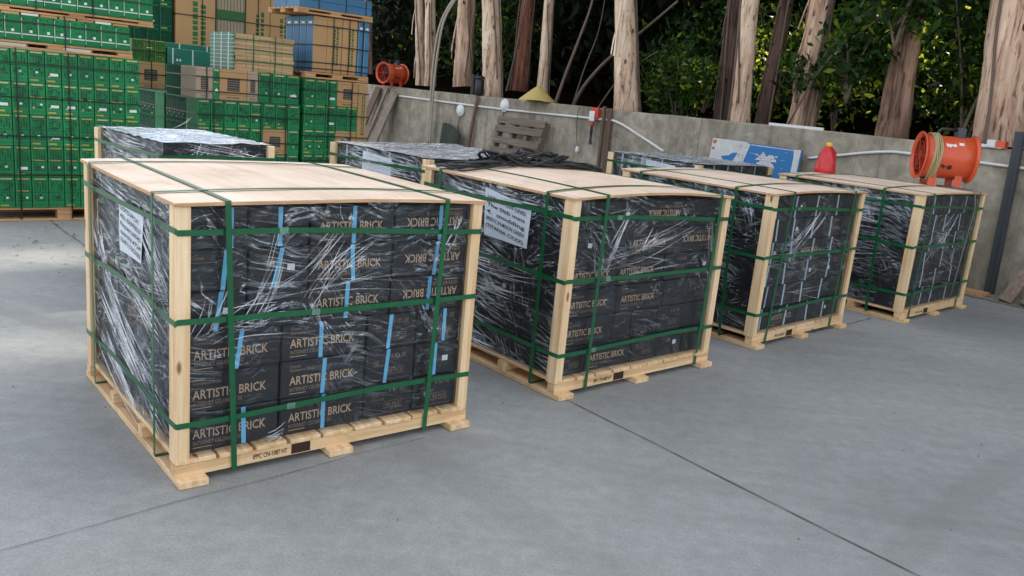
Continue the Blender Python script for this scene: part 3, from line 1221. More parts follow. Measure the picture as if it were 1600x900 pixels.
def paper_label(root, W, D, spec, lines):
    """sheet under the film on the left face; spec = v of far top, v of near top, z..., all in metres"""
    hw, hd = W / 2, D / 2
    v1, zt1, v0, zt0, v0b, zb0, v1b, zb1 = spec
    x = -hw + 0.0155
    m = MB()
    n = 10
    vs, fs = [], []
    for j in range(n + 1):
        t = j / n
        for i in range(n + 1):
            s = i / n
            y = (v1 * (1 - s) + v0 * s) * (1 - t) + (v1b * (1 - s) + v0b * s) * t
            z = (zt1 * (1 - s) + zt0 * s) * (1 - t) + (zb1 * (1 - s) + zb0 * s) * t
            vs.append((x - 0.003 * math.sin(5 * s + 3 * t) * 0.6 - 0.002, y - hd, z))
    for j in range(n):
        for i in range(n):
            a = j * (n + 1) + i
            fs.append((a, a + n + 1, a + n + 2, a + 1))
    m.add(vs, fs)
    w = abs(v1 - v0)
    hh = zt1 - zb1
    xd = Vector((0, v0 - v1, zt0 - zt1)).normalized()
    yd = Vector((0, 0, 1))
    for k, t in enumerate(lines):
        o = Vector((x - 0.0065, v1 - hd, zt1)) + xd * (w * 0.08) + Vector((0, 0, -1)) * (hh * (0.20 + 0.145 * k))
        m.text(t, hh * 0.105, o, xd, yd, 1, w * (0.45 + 0.04 * len(t)) if len(t) < 10 else w * 0.84)
    m.build('paper_label', [M['paper'], M['ink']], root)


def wrapped_pallet(pos, rot, label, group, rows, leftkinds, seed, W=PW, D=PD, over=True, domeb=0.02, bands=None, band_mat='band_blue',
                   side_bands=None, hz=((0.875, 0.85), (0.575, 0.57), (0.22, 0.23)), fx=((-0.45, -0.41), (0.42, 0.40)), lx=((-0.385, -0.385), (0.43, 0.43)),
                   label_spec=None, label_lines=(), cr_front=(), cr_left=(), step=0.010, bucklex=None, strap='strap', top=PH, skip=()):
    a = rot
    c = Vector(pos) + Vector((math.cos(a), math.sin(a), 0)) * (W / 2) + Vector((-math.sin(a), math.cos(a), 0)) * (D / 2)
    root = empty('wrapped_pallet', (c.x, c.y, 0), a, label, 'pallet', group)
    hw, hd = W / 2, D / 2
    rr = random.Random(seed)
    build_pallet_base(root, W, D)
    x0, x1, y0, y1 = -hw + INS, hw - INS, -hd + INS, hd - INS
    fd = 0.30                                   # depth of the front row of cartons
    for ri, row in enumerate(rows):             # from the bottom
        z = Z0 + ri * ROWH
        tot = sum(w for _, w in row)
        x = x0
        for ci, (kind, w) in enumerate(row):
            ww = w / tot * (x1 - x0)
            me = carton_mesh(kind, round(ww, 3), fd, ROWH, 'front')
            o = link('carton', me, root, (x + rr.uniform(-.001, .001), y0 + rr.uniform(-0.001, 0.006), z), R(rr.uniform(-0.35, 0.35)))
            bs = bands.get((ri, ci)) if bands else None
            if bs is not None:
                b = MB()
                bx, sk = bs
                b.add([(ww * bx - 0.008, 0.0005, 0.003), (ww * bx + 0.008, 0.0005, 0.003), (ww * bx + 0.008 + sk, 0.0005, ROWH - 0.002), (ww * bx - 0.008 + sk, 0.0005, ROWH - 0.002),
                       (ww * bx - 0.008, 0.0022, 0.003), (ww * bx + 0.008, 0.0022, 0.003), (ww * bx + 0.008 + sk, 0.0022, ROWH - 0.002), (ww * bx - 0.008 + sk, 0.0022, ROWH - 0.002)],
                      [(0, 1, 2, 3), (0, 3, 7, 4), (1, 5, 6, 2), (3, 2, 6, 7), (0, 4, 5, 1)])
                b.build('binding_band', M[band_mat], o)
            x += ww
        # left column behind the front row
        ym = y0 + fd
        lk = leftkinds[ri % len(leftkinds)]
        nl = len(lk)
        for li, kind in enumerate(lk):
            dd = (y1 - ym) / nl
            me = carton_mesh(kind, 0.28, round(dd, 3), ROWH, 'left')
            o = link('carton', me, root, (x0 + rr.uniform(-0.001, 0.005), ym + li * dd, z))
            if side_bands and (ri, li) in side_bands:
                b = MB()
                q = side_bands[(ri, li)] * dd
                b.box(0.0003, 0.0022, q - 0.008, q + 0.008, 0.003, ROWH - 0.002)
                b.build('binding_band', M[band_mat], o)
        for li in range(2):
            dd = (y1 - ym) / 2
            link('carton', carton_mesh('blank', 0.28, round(dd, 3), ROWH, ''), root, (x1 - 0.28 - rr.uniform(0, 0.004), ym + li * dd, z))
        me = carton_mesh('blank', round(x1 - x0 - 0.56, 3), 0.3, ROWH, '')
        link('carton', me, root, (x0 + 0.28, y1 - 0.3 - rr.uniform(0, 0.004), z))
    build_posts(root, W, D, top - 0.013, skip)
    if label_spec:
        paper_label(root, W, D, label_spec, label_lines)
    e = 0.024
    zt = top - 0.014
    film_object(root, [
        dict(O=(-hw + 0.012, -hd + e, 0), T=(1, 0, 0), N=(0, -1, 0), L=W - 0.024, z0=0.082, z1=zt, seed=seed, step=step, mat='film_front', creases=cr_front, bow=domeb if over else 0.0),
        dict(O=(-hw + e, hd - 0.012, 0), T=(0, -1, 0), N=(-1, 0, 0), L=D - 0.024, z0=0.082, z1=zt, seed=seed + 1, step=step, mat='film_side', creases=cr_left, bow=domeb if over else 0.0),
        dict(O=(hw - e, -hd + 0.012, 0), T=(0, 1, 0), N=(1, 0, 0), L=D - 0.024, z0=0.082, z1=zt, seed=seed + 2, step=0.03, mat='film_front'),
        dict(O=(hw - 0.012, hd - e, 0), T=(-1, 0, 0), N=(0, 1, 0), L=W - 0.024, z0=0.082, z1=zt, seed=seed + 3, step=0.03, mat='film_side')])
    if over:
        m = MB()
        nx = ny = 28
        ov = 0.010
        vs, fs, ms = [], [], []
        for layer, zz in ((0, top - 0.012), (1, top)):
            for j in range(ny + 1):
                for i in range(nx + 1):
                    x = -hw - ov + (W + 2 * ov) * i / nx
                    y = -hd - ov + (D + 2 * ov) * j / ny
                    vs.append((x, y, zz + dome(x, y, domeb, W, D) + 0.0012 * math.sin(7 * x + 3 * y + seed)))
        q = (nx + 1) * (ny + 1)
        for j in range(ny):
            for i in range(nx):
                k = j * (nx + 1) + i
                fs.append((q + k, q + k + 1, q + k + nx + 2, q + k + nx + 1))
                ms.append(0)
                fs.append((k + nx + 1, k + nx + 2, k + 1, k))
                ms.append(0)
        ring = [i for i in range(nx + 1)] + [(j + 1) * (nx + 1) + nx for j in range(ny)] + [ny * (nx + 1) + nx - 1 - i for i in range(nx)] + [(ny - 1 - j) * (nx + 1) for j in range(ny - 1)]
        for k in range(len(ring)):
            p, s = ring[k], ring[(k + 1) % len(ring)]
            fs.append((p, s, s + q, p + q))
            ms.append(1)
        b0 = m.add(vs, [])
        m.f += fs
        m.m += ms
        me = m.mesh('top_board', [M['ply'], M['ply_edge']])
        link('top_board', me, root)
    else:
        m = MB()
        uvs = []
        n = 50
        r = np.random.default_rng(seed + 9)
        X, Y = np.meshgrid(np.linspace(-hw + 0.01, hw - 0.01, n + 1), np.linspace(-hd + 0.01, hd - 0.01, n + 1))
        Zz = np.zeros_like(X)
        for k in range(14):
            th, fr = r.uniform(-0.6, 0.6), r.uniform(6, 34)
            Zz += (1 - np.abs(np.sin(fr * (X * math.sin(th) + Y * math.cos(th)) + r.uniform(0, 6)))) ** 2 * 9 / fr * r.uniform(.3, 1)
        Zz = zt + 0.004 + 0.012 * Zz / Zz.max()
        for j in range(n + 1):
            for i in range(n + 1):
                m.v.append((X[j, i], Y[j, i], Zz[j, i]))
                uvs.append((X[j, i] + seed, Y[j, i]))
        for j in range(n):
            for i in range(n):
                k = j * (n + 1) + i
                m.f.append((k, k + 1, k + n + 2, k + n + 1))
                m.m.append(0)
        me = m.mesh('film_cover', [M['film_top']], smooth=True)
        ul = me.uv_layers.new(name='UVMap')
        li = np.empty(len(me.loops), dtype=np.int32)
        me.loops.foreach_get('vertex_index', li)
        ul.data.foreach_set('uv', np.array(uvs)[li].ravel())
        link('film_cover', me, root)
    build_straps(root, W, D, hz, fx, lx, top, domeb, over, strap, bucklex)
    return root


LONG, FLIP, SHORT, BLANK, TAGC = 'long', 'flip', 'short', 'blank', 'tag'
rowsA = [
    [(LONG, .36), (LONG, .36), (SHORT, .235), (SHORT, .225)],
    [(LONG, .36), (LONG, .36), (SHORT, .235), (TAGC, .225)],
    [(LONG, .36), (LONG, .36), (SHORT, .235), (SHORT, .225)],
    [(TAGC, .225), (BLANK, .235), (LONG, .36), (FLIP, .36)],
    [(TAGC, .225), (TAGC, .235), (LONG, .36), (FLIP, .36)],
    [(BLANK, .225), (BLANK, .235), (LONG, .36), (FLIP, .36)],
]
bandsA = {(0, 1): (.5, .0), (1, 1): (.48, .006), (2, 1): (.45, .0), (0, 0): (.62, -.004), (2, 2): (.42, .01), (1, 2): (.4, .012), (2, 3): (.62, 0), (1, 3): (.45, .0),
          (3, 2): (.45, .004), (4, 2): (.52, -.01), (5, 2): (.5, .0), (4, 3): (.55, .012), (3, 3): (.5, .004), (5, 1): (.5, .0), (4, 1): (.4, .03), (5, 0): (.72, .0), (4, 0): (.6, .012), (3, 0): (.5, .02), (2, 0): (.52, .02), (5, 3): (.6, 0)}
leftA = [[BLANK, BLANK], [BLANK, TAGC], [LONG, BLANK], [BLANK, LONG], [BLANK, BLANK], [TAGC, BLANK]]
GRP = 'wrapped pallets of black cartons on the yard'

wrapped_pallet((-1.0747, 2.5992, 0), R(40.3), 'nearest wrapped pallet of black cartons, bright blue bands on its front, in the left foreground', GRP, rowsA, leftA, 21,
               domeb=0.016, bands=bandsA, fx=((-.447, -.407), (.423, .393)), lx=((-.385, -.385), (.437, .437)), step=0.008, bucklex=(.30, .41, .34),
               label_spec=(.70, .89, .40, .86, .42, .685, .70, .68), label_lines=('LOTS PCX', 'ALL EXPRESS', 'Request #0045', 'quantity 4724', 'SLAB 10 BOXES'),
               cr_front=[(.36, .93, .20, .50, 7, .025, .04, .03, .004), (.80, .88, .42, .56, 7, .04, .05, -.05, .004), (.62, .93, .34, .62, 6, .03, .04, .03, .004), (.12, .72, .05, .50, 6, .03, .03, .02, .004),
                         (.05, .50, .40, .58, 9, .04, .05, .03, .0035), (1.08, .93, 1.0, .76, 5, .03, .02, .01, .004), (.2, .60, 1.1, .66, 5, .06, .07, .03, .002),
                         (.28, .09, .40, .125, 8, .015, .02, .0, .005)],
               cr_left=[(.06, .56, 1.12, .14, 22, .10, .06, -.04, .005), (.03, .34, .80, .085, 12, .07, .05, -.03, .005), (.45, .72, 1.12, .46, 9, .05, .05, -.03, .005), (.03, .93, 1.12, .86, 14, .03, .05, -.02, .004),
                        (.05, .80, .30, .45, 8, .06, .06, .02, .004), (.2, .60, 1.1, .62, 16, .07, .08, -.02, .0035), (.7, .9, 1.12, .62, 12, .05, .06, -.02, .005)])

rowsB = [
    [(SHORT, .18), (LONG, .32), (SHORT, .2), (TAGC, .2), (BLANK, .16)],
    [(LONG, .36), (BLANK, .14), (BLANK, .2), (SHORT, .2), (BLANK, .2)],
    [(LONG, .36), (LONG, .36), (BLANK, .18), (SHORT, .2)],
    [(LONG, .33), (LONG, .36), (SHORT, .2), (TAGC, .2)],
    [(TAGC, .2), (BLANK, .2), (LONG, .36), (FLIP, .36)],
    [(BLANK, .2), (TAGC, .26), (FLIP, .36), (BLANK, .3)],
]
leftB = [[BLANK, LONG], [BLANK, BLANK], [TAGC, BLANK], [BLANK, BLANK], [FLIP, BLANK], [BLANK, BLANK]]
wrapped_pallet((0.2473, 3.793, 0), R(41.9), 'wrapped pallet with black cables heaped on top and a paper sheet on its side', GRP, rowsB, leftB, 41, domeb=0.036,
               fx=((-.40, -.40), (.50, .48)), lx=((-.425, -.425), (.428, .428)), step=0.010, bucklex=(.27, .24, .20),
               label_spec=(.66, .93, .30, .875, .305, .675, .64, .685), label_lines=('LOTNBE / LOT LINES', 'The Slab mint', '4.  modding', 'BRISTIC IN MOON GREEN', '(TITANIA CXXX)'),
               cr_front=[(.42, .93, .26, .60, 6, .02, .02, .0, .005), (1.0, .88, .08, .66, 9, .04, .05, .06, .004), (.1, .80, .25, .60, 7, .04, .05, .05, .004), (.1, .62, 1.1, .60, 6, .06, .06, .03, .003), (1.05, .93, 1.12, .55, 5, .03, .03, 0, .005), (.55, .66, .65, .82, 5, .05, .04, .02, .004)],
               cr_left=[(.02, .60, 1.1, .56, 14, .06, .06, -.06, .005), (.02, .52, 1.1, .40, 12, .05, .08, -.05, .005), (.03, .93, 1.12, .88, 14, .03, .05, -.02, .005), (.05, .36, 1.1, .26, 8, .05, .1, -.04, .004), (.0, .2, .9, .12, 12, .05, .05, -.03, .005)])

colsC = [(BLANK, .2), (SHORT, .26), (SHORT, .26), (BLANK, .26), (BLANK, .16)]
rowsC = [[(BLANK, .2), (LONG, .34), (BLANK, .26), (TAGC, .24), (BLANK, .12)], colsC, [(BLANK, .2), (SHORT, .26), (TAGC, .26), (TAGC, .26), (BLANK, .16)], [(TAGC, .2), (BLANK, .26), (LONG, .3), (BLANK, .26), (BLANK, .16)],
         [(BLANK, .2), (TAGC, .26), (BLANK, .26), (SHORT, .26), (BLANK, .16)], [(BLANK, .2), (TAGC, .26), (BLANK, .26), (BLANK, .26), (BLANK, .16)]]
bandsC = {(r, c): (.5 + .12 * math.sin(r * 2.1 + c), .012 * math.sin(r + 2 * c)) for r in range(6) for c in range(4)}
leftC = [[BLANK, BLANK], [BLANK, TAGC], [BLANK, BLANK], [LONG, BLANK], [BLANK, BLANK], [BLANK, BLANK]]
wrapped_pallet((1.5126, 5.0207, 0), R(44.0), 'third wrapped pallet in the row, pale bands down its cartons, nothing on its plywood top', GRP, rowsC, leftC, 61, domeb=0.022, bands=bandsC, band_mat='band_pale',
               side_bands={(0, 0): .5, (1, 0): .55, (2, 0): .5, (4, 0): .4, (5, 0): .45}, fx=((-.40, -.46), (.42, .40)), lx=((-.33, -.36), (.42, .42)), step=0.014, bucklex=(.27, .3, .24),
               cr_front=[(.7, .9, .15, .55, 10, .06, .08, .04, .007), (.1, .5, 1.1, .52, 10, .1, .1, 0, .004), (.2, .8, .5, .6, 8, .05, .06, .03, .006), (.1, .3, 1.1, .25, 8, .06, .1, 0, .004)],
               cr_left=[(.05, .9, 1.1, .82, 26, .04, .06, -.03, .008), (.1, .5, 1.1, .42, 16, .1, .1, -.04, .007), (.05, .7, 1.1, .7, 16, .1, .1, -.03, .006)])
bandsD = {(r, c): (.5 + .15 * math.sin(r * 1.7 + c * 2), .014 * math.sin(r * 2 + c)) for r in range(6) for c in range(1, 4)}
rowsD = [colsC, [(BLANK, .2), (BLANK, .26), (SHORT, .26), (BLANK, .26), (BLANK, .16)]] * 3
wrapped_pallet((2.9271, 6.1529, 0), R(42.8), 'wrapped pallet farthest along the front row, an orange blower standing on it', GRP, rowsD, leftC, 81, domeb=0.020, bands=bandsD, band_mat='band_pale',
               side_bands={(0, 0): .5, (1, 1): .6, (1, 0): .4, (0, 1): .6, (5, 0): .5, (2, 1): .5, (3, 1): .45}, fx=((-.46, -.47), (.45, .43)), lx=((-.30, -.33), (.43, .43)), step=0.014, strap='strap',
               cr_front=[(.8, .9, .15, .5, 12, .06, .08, .04, .006), (.1, .6, 1.1, .35, 10, .1, .1, 0, .005), (.1, .3, 1.1, .25, 8, .06, .1, 0, .004)],
               cr_left=[(.05, .9, 1.1, .82, 30, .05, .08, -.03, .008), (.1, .72, 1.1, .62, 30, .07, .08, -.04, .008), (.05, .45, 1.1, .4, 16, .1, .1, -.03, .006)])
# back row, covered with film instead of plywood
wrapped_pallet((-2.06, 4.75, 0), R(46), 'film covered pallet half hidden behind the nearest one, narrow, in front of the green stacks', GRP, [[(BLANK, .25), (BLANK, .25)]] * 6, [[BLANK, BLANK]], 101, W=0.72, D=1.02, over=False, skip=((-1, -1),),
               step=0.014, top=0.96, hz=((0.87, 0.87), (0.55, 0.55), (0.22, 0.22)), cr_front=[(.05, .9, .7, .8, 26, .05, .05, 0, .008), (.1, .8, .3, .93, 14, .1, .1, 0, .008), (.4, .78, .6, .93, 14, .1, .1, 0, .008)],
               cr_left=[(.05, .9, .95, .85, 24, .06, .06, -.02, .009)])
wrapped_pallet((-0.595, 5.30, 0), R(46.8), 'film covered pallet with a white sheet on its side, behind the one carrying the cables', GRP, [[(BLANK, .25)] * 5] * 6, [[BLANK, BLANK, BLANK]], 121, W=1.2, D=1.1, over=False,
               step=0.014, top=0.965, hz=((0.87, 0.87), (0.55, 0.55), (0.22, 0.22)), label_spec=(.72, .93, .40, .91, .40, .77, .72, .78), label_lines=(),
               cr_front=[(.05, .92, 1.15, .9, 16, .03, .03, 0, .006)], cr_left=[(.05, .92, 1.0, .84, 34, .05, .06, -.02, .009)], side_bands={(5, 0): .5, (5, 1): .5, (5, 2): .5}, band_mat='white_band')
wrapped_pallet((1.545, 7.43, 0), R(42.8), 'film covered pallet in front of the torn blue sign', GRP, [[(BLANK, .25)] * 5] * 6, [[BLANK, BLANK, BLANK]], 141, W=1.18, D=1.09, over=False,
               step=0.014, top=0.962, hz=((0.87, 0.87), (0.55, 0.55), (0.22, 0.22)), label_spec=(.62, .93, .28, .91, .28, .76, .62, .78), label_lines=(), bands={(5, c): (.04, 0) for c in range(5)}, band_mat='band_pale',
               cr_front=[], cr_left=[(.05, .92, 1.0, .86, 34, .05, .06, -.02, .009)], side_bands={(5, 0): .5, (5, 1): .5, (5, 2): .5})


# ------------------------------------------------------------------ green and kraft carton stacks at the back left
def box_with_print(w, d, h, kind, seed):
    """carton mesh with surface print on the front (-y) face and plain sides"""
    r = random.Random(seed)
    mats = {'green': ['green', 'green_print', 'green_lt', 'lab_t', 'sticker', 'lab_y'],
            'greeny': ['green_y', 'green_print', 'lab_y', 'lab_y', 'sticker', 'lab_y'],
            'greendk': ['green_dk', 'green_print', 'green_lt', 'lab_t', 'sticker', 'lab_y'],
            'banded': ['green', 'green_print', 'white_band', 'lab_t', 'sticker', 'lab_y'],
            'kraftwin': ['kraft', 'kraft_print', 'kraft_g', 'lab_t', 'sticker', 'lab_y'],
            'kraftgwin': ['kraft_g', 'kraft_print', 'kraft', 'lab_t', 'sticker', 'lab_y'],
            'kraft': ['kraft', 'kraft_green', 'kraft_g', 'lab_t', 'sticker', 'lab_y'],
            'kraftslat': ['kraft_g', 'kraft_green', 'green_y', 'lab_t', 'sticker', 'lab_y'],
            'teal': ['teal', 'green_print', 'white_band', 'lab_t', 'sticker', 'lab_y'],
            'blue': ['blue', 'ink', 'band_pale', 'lab_t', 'sticker', 'lab_y']}[kind]
    b = MB()
    g = 0.002
    b.box(g, w - g, g, d - g, 0.0008, h - 0.0008)
    me = b.mesh('carton', [M[k] for k in mats], bevel=0.004)
    e = MB()
    y = g - 0.0008

    def rect(x0, x1, z0, z1, m, yy=y):
        e.add([(x0, yy, z0), (x1, yy, z0), (x1, yy, z1), (x0, yy, z1)], [(0, 1, 2, 3)], m)
    if kind in ('green', 'greeny', 'greendk'):
        rect(w * .08, w * .92, h * .975, h * .985, 2)
        if kind != 'greendk':
            rect(w * .16, w * .84, h * .915, h * .958, 3 if r.random() < .75 else 5)
            rect(w * .1, w * .9, h * .885, h * .905, 1)
        for half, (za, zb) in enumerate(((.55, .86), (.20, .46))):
            cols = 5
            for c in range(cols):
                for q in range(4 if half == 0 else 3):
                    if r.random() < (.85 if half == 0 else .6):
                        cx = w * (.12 + .76 * (c + .5) / cols) + r.uniform(-.01, .01) * w
                        cz = h * (za + (zb - za) * (q + .5) / (4 if half == 0 else 3))
                        ww, hh = w * r.uniform(.025, .085), h * r.uniform(.014, .045)
                        if r.random() < .4:
                            ww, hh = ww * .5, hh * 1.6
                        rect(cx - ww, cx + ww, cz - hh, cz + hh, 1)
        rect(0.002, w - 0.002, h * .498, h * .522, 1)
        rect(0.002, w * .035, 0.002, h - 0.002, 1)
        rect(w * .045, w * .07, 0.002, h - 0.002, 2)
        rect(0.004, w - 0.004, h * .165, h * .175, 2)
        rect(w * .04, w * .96, h * .02, h * .03, 2)
        if r.random() < .75:
            sx = w * r.uniform(.4, .66)
            rect(sx, sx + w * .15, h * .30, h * .36, 4)
        if r.random() < .25:
            rect(w * .3, w * .78, h * .24, h * .33, 4, y - 0.0007)
        if r.random() < .3:
            rect(w * .1, w * .8, h * .535, h * .575, 5)
        if r.random() < .4:
            rect(w * .12, w * .6, h * .06, h * .11, 5)
        if r.random() < .5:
            rect(w * .2, w * .32, h * .2, h * .25, 3, y - 0.0007)
    elif kind == 'banded':
        for c in range(4):
            for q in range(3):
                if r.random() < .5:
                    cx, cz = w * (.2 + .6 * c / 3), h * (.5 + .38 * q / 2)
                    rect(cx - w * .05, cx + w * .05, cz - h * .03, cz + h * .03, 1)
        rect(0.003, w - 0.003, h * .25, h * .29, 2)
        rect(w * .06, w * .94, h * .06, h * .075, 1)
        sx = w * r.uniform(.4, .6)
        rect(sx, sx + w * .17, h * .34, h * .44, 4)
        rect(w * .015, w * .05, h * .1, h * .9, 2)
    elif kind in ('kraftwin', 'kraftgwin'):
        rect(w * .28, w * .72, h * .30, h * .72, 1)
        for q in range(5):
            zz = h * (.34 + .075 * q)
            rect(w * .31, w * .69, zz, zz + h * .012, 2, y - 0.0006)
        rect(w * .02, w * .98, h * .90, h * .91, 1)
        rect(w * .02, w * .98, h * .17, h * .18, 1)
        for q in range(9):
            if r.random() < .8:
                xx = w * (.28 + .05 * q)
                rect(xx, xx + w * .03, h * .07, h * .115, 1)
    elif kind == 'kraft':
        rect(w * .02, w * .98, h * .52, h * .525, 2)
        rect(w * .02, w * .98, h * .8, h * .805, 2)
        if w < 0.5 and r.random() < 0.9:
            for c in (.42, .62):
                zz = h * .15
                while zz < h * .8:
                    hh = h * r.uniform(.02, .06)
                    rect(w * c, w * (c + .13), zz, zz + hh, 1)
                    zz += hh + h * .014
    elif kind == 'kraftslat':
        n = 9
        for q in range(n):
            xx = w * (q + .5) / n
            rect(xx - w * .012, xx + w * .012, 0.003, h - 0.003, 1 if q % 2 else 2)
        rect(0.003, w - 0.003, h * .7, h * .8, 1, y - 0.0006)
    elif kind == 'teal':
        for c in (.08, .42, .9):
            rect(w * c, w * c + 0.014, 0.002, h - 0.002, 2)
        for c in (.15, .2):
            rect(w * c, w * c + 0.02, h * .2, h * .35, 4)
        rect(0.003, w - 0.003, h * .48, h * .49, 1)
    elif kind == 'blue':
        rect(w * .04, w * .1, 0.003, h - 0.003, 1)
        rect(w * .12, w * .16, 0.003, h - 0.003, 2)
        rect(w * .3, w * .75, h * .86, h * .90, 4)
    if e.v:
        bm = bmesh.new()
        bm.from_mesh(me)
        vv = [bm.verts.new(p) for p in e.v]
        for f, mi in zip(e.f, e.m):
            ff = bm.faces.new([vv[i] for i in f])
            ff.material_index = mi
        bm.to_mesh(me)
        bm.free()
    return me


_BOX = {}


def put_box(root, kind, x, y, z, w, d, h, r, rot=0.0, variants=5, jit=0.004):
    key = (kind, round(w, 3), round(d, 3), round(h, 3), r.randrange(variants))
    if key not in _BOX:
        _BOX[key] = box_with_print(w, d, h, kind, hash(key) % 9999)
    return link('carton', _BOX[key], root, (x, y + r.uniform(0, jit), z), rot)


def pallet_part(root, x0, x1, y0, y1, z0, h, mat='tan_wood'):
    m = MB()
    t = 0.018
    for i in range(7):
        c = y0 + (y1 - y0) * (i + .5) / 7
        w = (y1 - y0) / 7 * .8
        m.box(x0, x1, c - w / 2, c + w / 2, z0 + h - t, z0 + h - 0.0005)
    for c in (x0 + 0.06, (x0 + x1) / 2, x1 - 0.06):
        for q in (y0 + 0.055, (y0 + y1) / 2, y1 - 0.055):
            m.box(c - 0.058, c + 0.058, q - 0.05, q + 0.05, z0 + t + 0.0005, z0 + h - t - 0.0005)
    for q in (y0 + 0.055, (y0 + y1) / 2, y1 - 0.055):
        m.box(x0, x1, q - 0.052, q + 0.052, z0 + 0.001, z0 + t)
    return m.build('pallet', M[mat], root, bevel=0.002)


def stack_straps(root, x0, x1, y0, y1, z0, z1, hs, xs, mat='strap_dk', w=0.010):
    for z in hs:
        m = MB()
        o = 0.004
        m.ribbon([(x0 - o, y0 - o, z), ((x0 + x1) / 2, y0 - o - .001, z + 0.004), (x1 + o, y0 - o, z), (x1 + o, y1 + o, z), (x0 - o, y1 + o, z)], w, 0.002, (0, 0, 1), closed=True)
        m.build('strap', M[mat], root)
    for x in xs:
        m = MB()
        o = 0.007
        m.ribbon([(x, y0 - o, z0), (x + 0.004, y0 - o, (z0 + z1) / 2), (x, y0 - o, z1 + o), (x, y1 + o, z1 + o), (x, y1 + o, z0)], w, 0.002, (1, 0, 0), closed=True)
        m.build('strap', M[mat], root)


def stack_root(name, frame, u, v, z, label, cat='carton stack', group='strapped stacks of cartons at the back left'):
    (ox, oy), a = frame
    p = Vector((ox, oy, 0)) + Vector((math.cos(a), math.sin(a), 0)) * u + Vector((-math.sin(a), math.cos(a), 0)) * v
    return empty(name, (p.x, p.y, z), a, label, cat, group)


FS = ((-3.75, 7.12), R(40))
FM = ((-3.062, 7.864), R(41))
rk = random.Random(5)

# lower left stack: eleven columns, five rows
S1 = stack_root('carton_stack', FS, -0.14, 0, 0, 'big stack of green printed cartons on a floor pallet at the left edge')
W1, x0 = 1.22, -0.61
pallet_part(S1, x0, x0 + W1, 0.0, 1.0, 0, 0.112)
for ri in range(5):
    for ci in range(10):
        put_box(S1, 'green', x0 + ci * W1 / 10, 0.0, 0.112 + ri * .2555, W1 / 10, 0.45, .2555, rk, variants=8)
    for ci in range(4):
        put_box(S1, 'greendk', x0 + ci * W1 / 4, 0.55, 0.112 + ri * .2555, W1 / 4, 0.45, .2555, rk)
stack_straps(S1, x0, x0 + W1, -0.003, 1.0, 0.02, 1.39, (1.28, 1.01, .70, .385), (x0 + .28, x0 + .66))
# second tier
S2 = stack_root('carton_stack', FS, -0.17, 0.0, 1.392, 'green cartons with white bands on the pallet resting on the big left stack')
pallet_part(S2, -0.6, 0.585, 0.0, 0.95, 0, 0.062)
for ri in range(1):
    for ci in range(10):
        put_box(S2, 'banded', -0.6 + ci * .1165, 0.004, 0.062, .1165, 0.46, .20, rk)
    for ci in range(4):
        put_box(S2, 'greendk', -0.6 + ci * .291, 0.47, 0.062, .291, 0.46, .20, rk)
for ci in range(7):
    m = MB()
    m.box(-0.38 + ci * .135, -0.38 + ci * .135 + .12, 0.01, 0.9, .2622, .278)
    m.build('cover_board', M['white_band'] if ci in (1, 5) else M['tan_wood'], S2)
stack_straps(S2, -0.6, 0.565, 0.0, 0.95, 0.02, .28, (.205,), (-.46, .06))
# third tier
S3 = stack_root('carton_stack', FS, -0.01, 0.02, 1.672, 'uppermost green cartons with white bands at the top left corner')
pallet_part(S3, -0.6, 0.6, 0.0, 0.95, 0, 0.05)
for ri in range(2):
    for ci in range(10):
        put_box(S3, 'banded', -0.6 + ci * .12, 0.004, 0.05 + ri * .2, .12, 0.46, .20, rk)
    for ci in range(4):
        put_box(S3, 'greendk', -0.6 + ci * .30, 0.47, 0.05 + ri * .2, .30, 0.46, .20, rk)
stack_straps(S3, -0.6, 0.6, 0.0, 0.95, 0.02, .45, (.19,), (-.3, .12))

# middle stack, three deep
Z1 = 1.09
RH = (Z1 - 0.11) / 4


def middle_stack(v, label, front):
    s = stack_root('carton_stack', FM, 0.515, v, 0, label)
    pallet_part(s, -.515, .515, 0, .86, 0, .11)
    for ri in range(4):
        x = -.515
        lay = front[ri]
        for kind, w in lay:
            put_box(s, kind, x, 0, .11 + ri * RH, w, .30, RH, rk)
            x += w
        for q in range(4):            # the side that shows, its shade put in as darker green cartons
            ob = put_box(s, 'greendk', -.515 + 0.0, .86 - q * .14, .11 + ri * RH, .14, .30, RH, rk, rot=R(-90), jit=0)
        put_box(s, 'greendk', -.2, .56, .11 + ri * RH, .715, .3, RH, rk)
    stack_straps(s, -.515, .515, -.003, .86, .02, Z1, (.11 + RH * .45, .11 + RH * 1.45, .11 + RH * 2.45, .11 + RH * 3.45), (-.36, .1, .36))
    m = MB()
    m.box(-.517, .517, -.004, .864, Z1 + .0005, Z1 + .006)
    m.build('cover_sheet', M['teal'], s)
    return s


gcol = 1.03 / 8
g8 = [('green', gcol)] * 8
mixr = [('green', gcol)] * 4 + [('kraftwin', gcol * 2)] + [('green', gcol)] * 2
middle_stack(0.0, 'middle stack of green cartons with a brown picture carton, its long dark side showing', [g8, g8, [('green', gcol)] * 5 + [('kraftwin', gcol * 2)] + [('green', gcol)], g8])
middle_stack(0.92, 'second stack in the row of green stacks going back, beside its dark side', [g8] * 4)
middle_stack(1.84, 'rearmost stack in the row of green stacks going back', [g8] * 4)

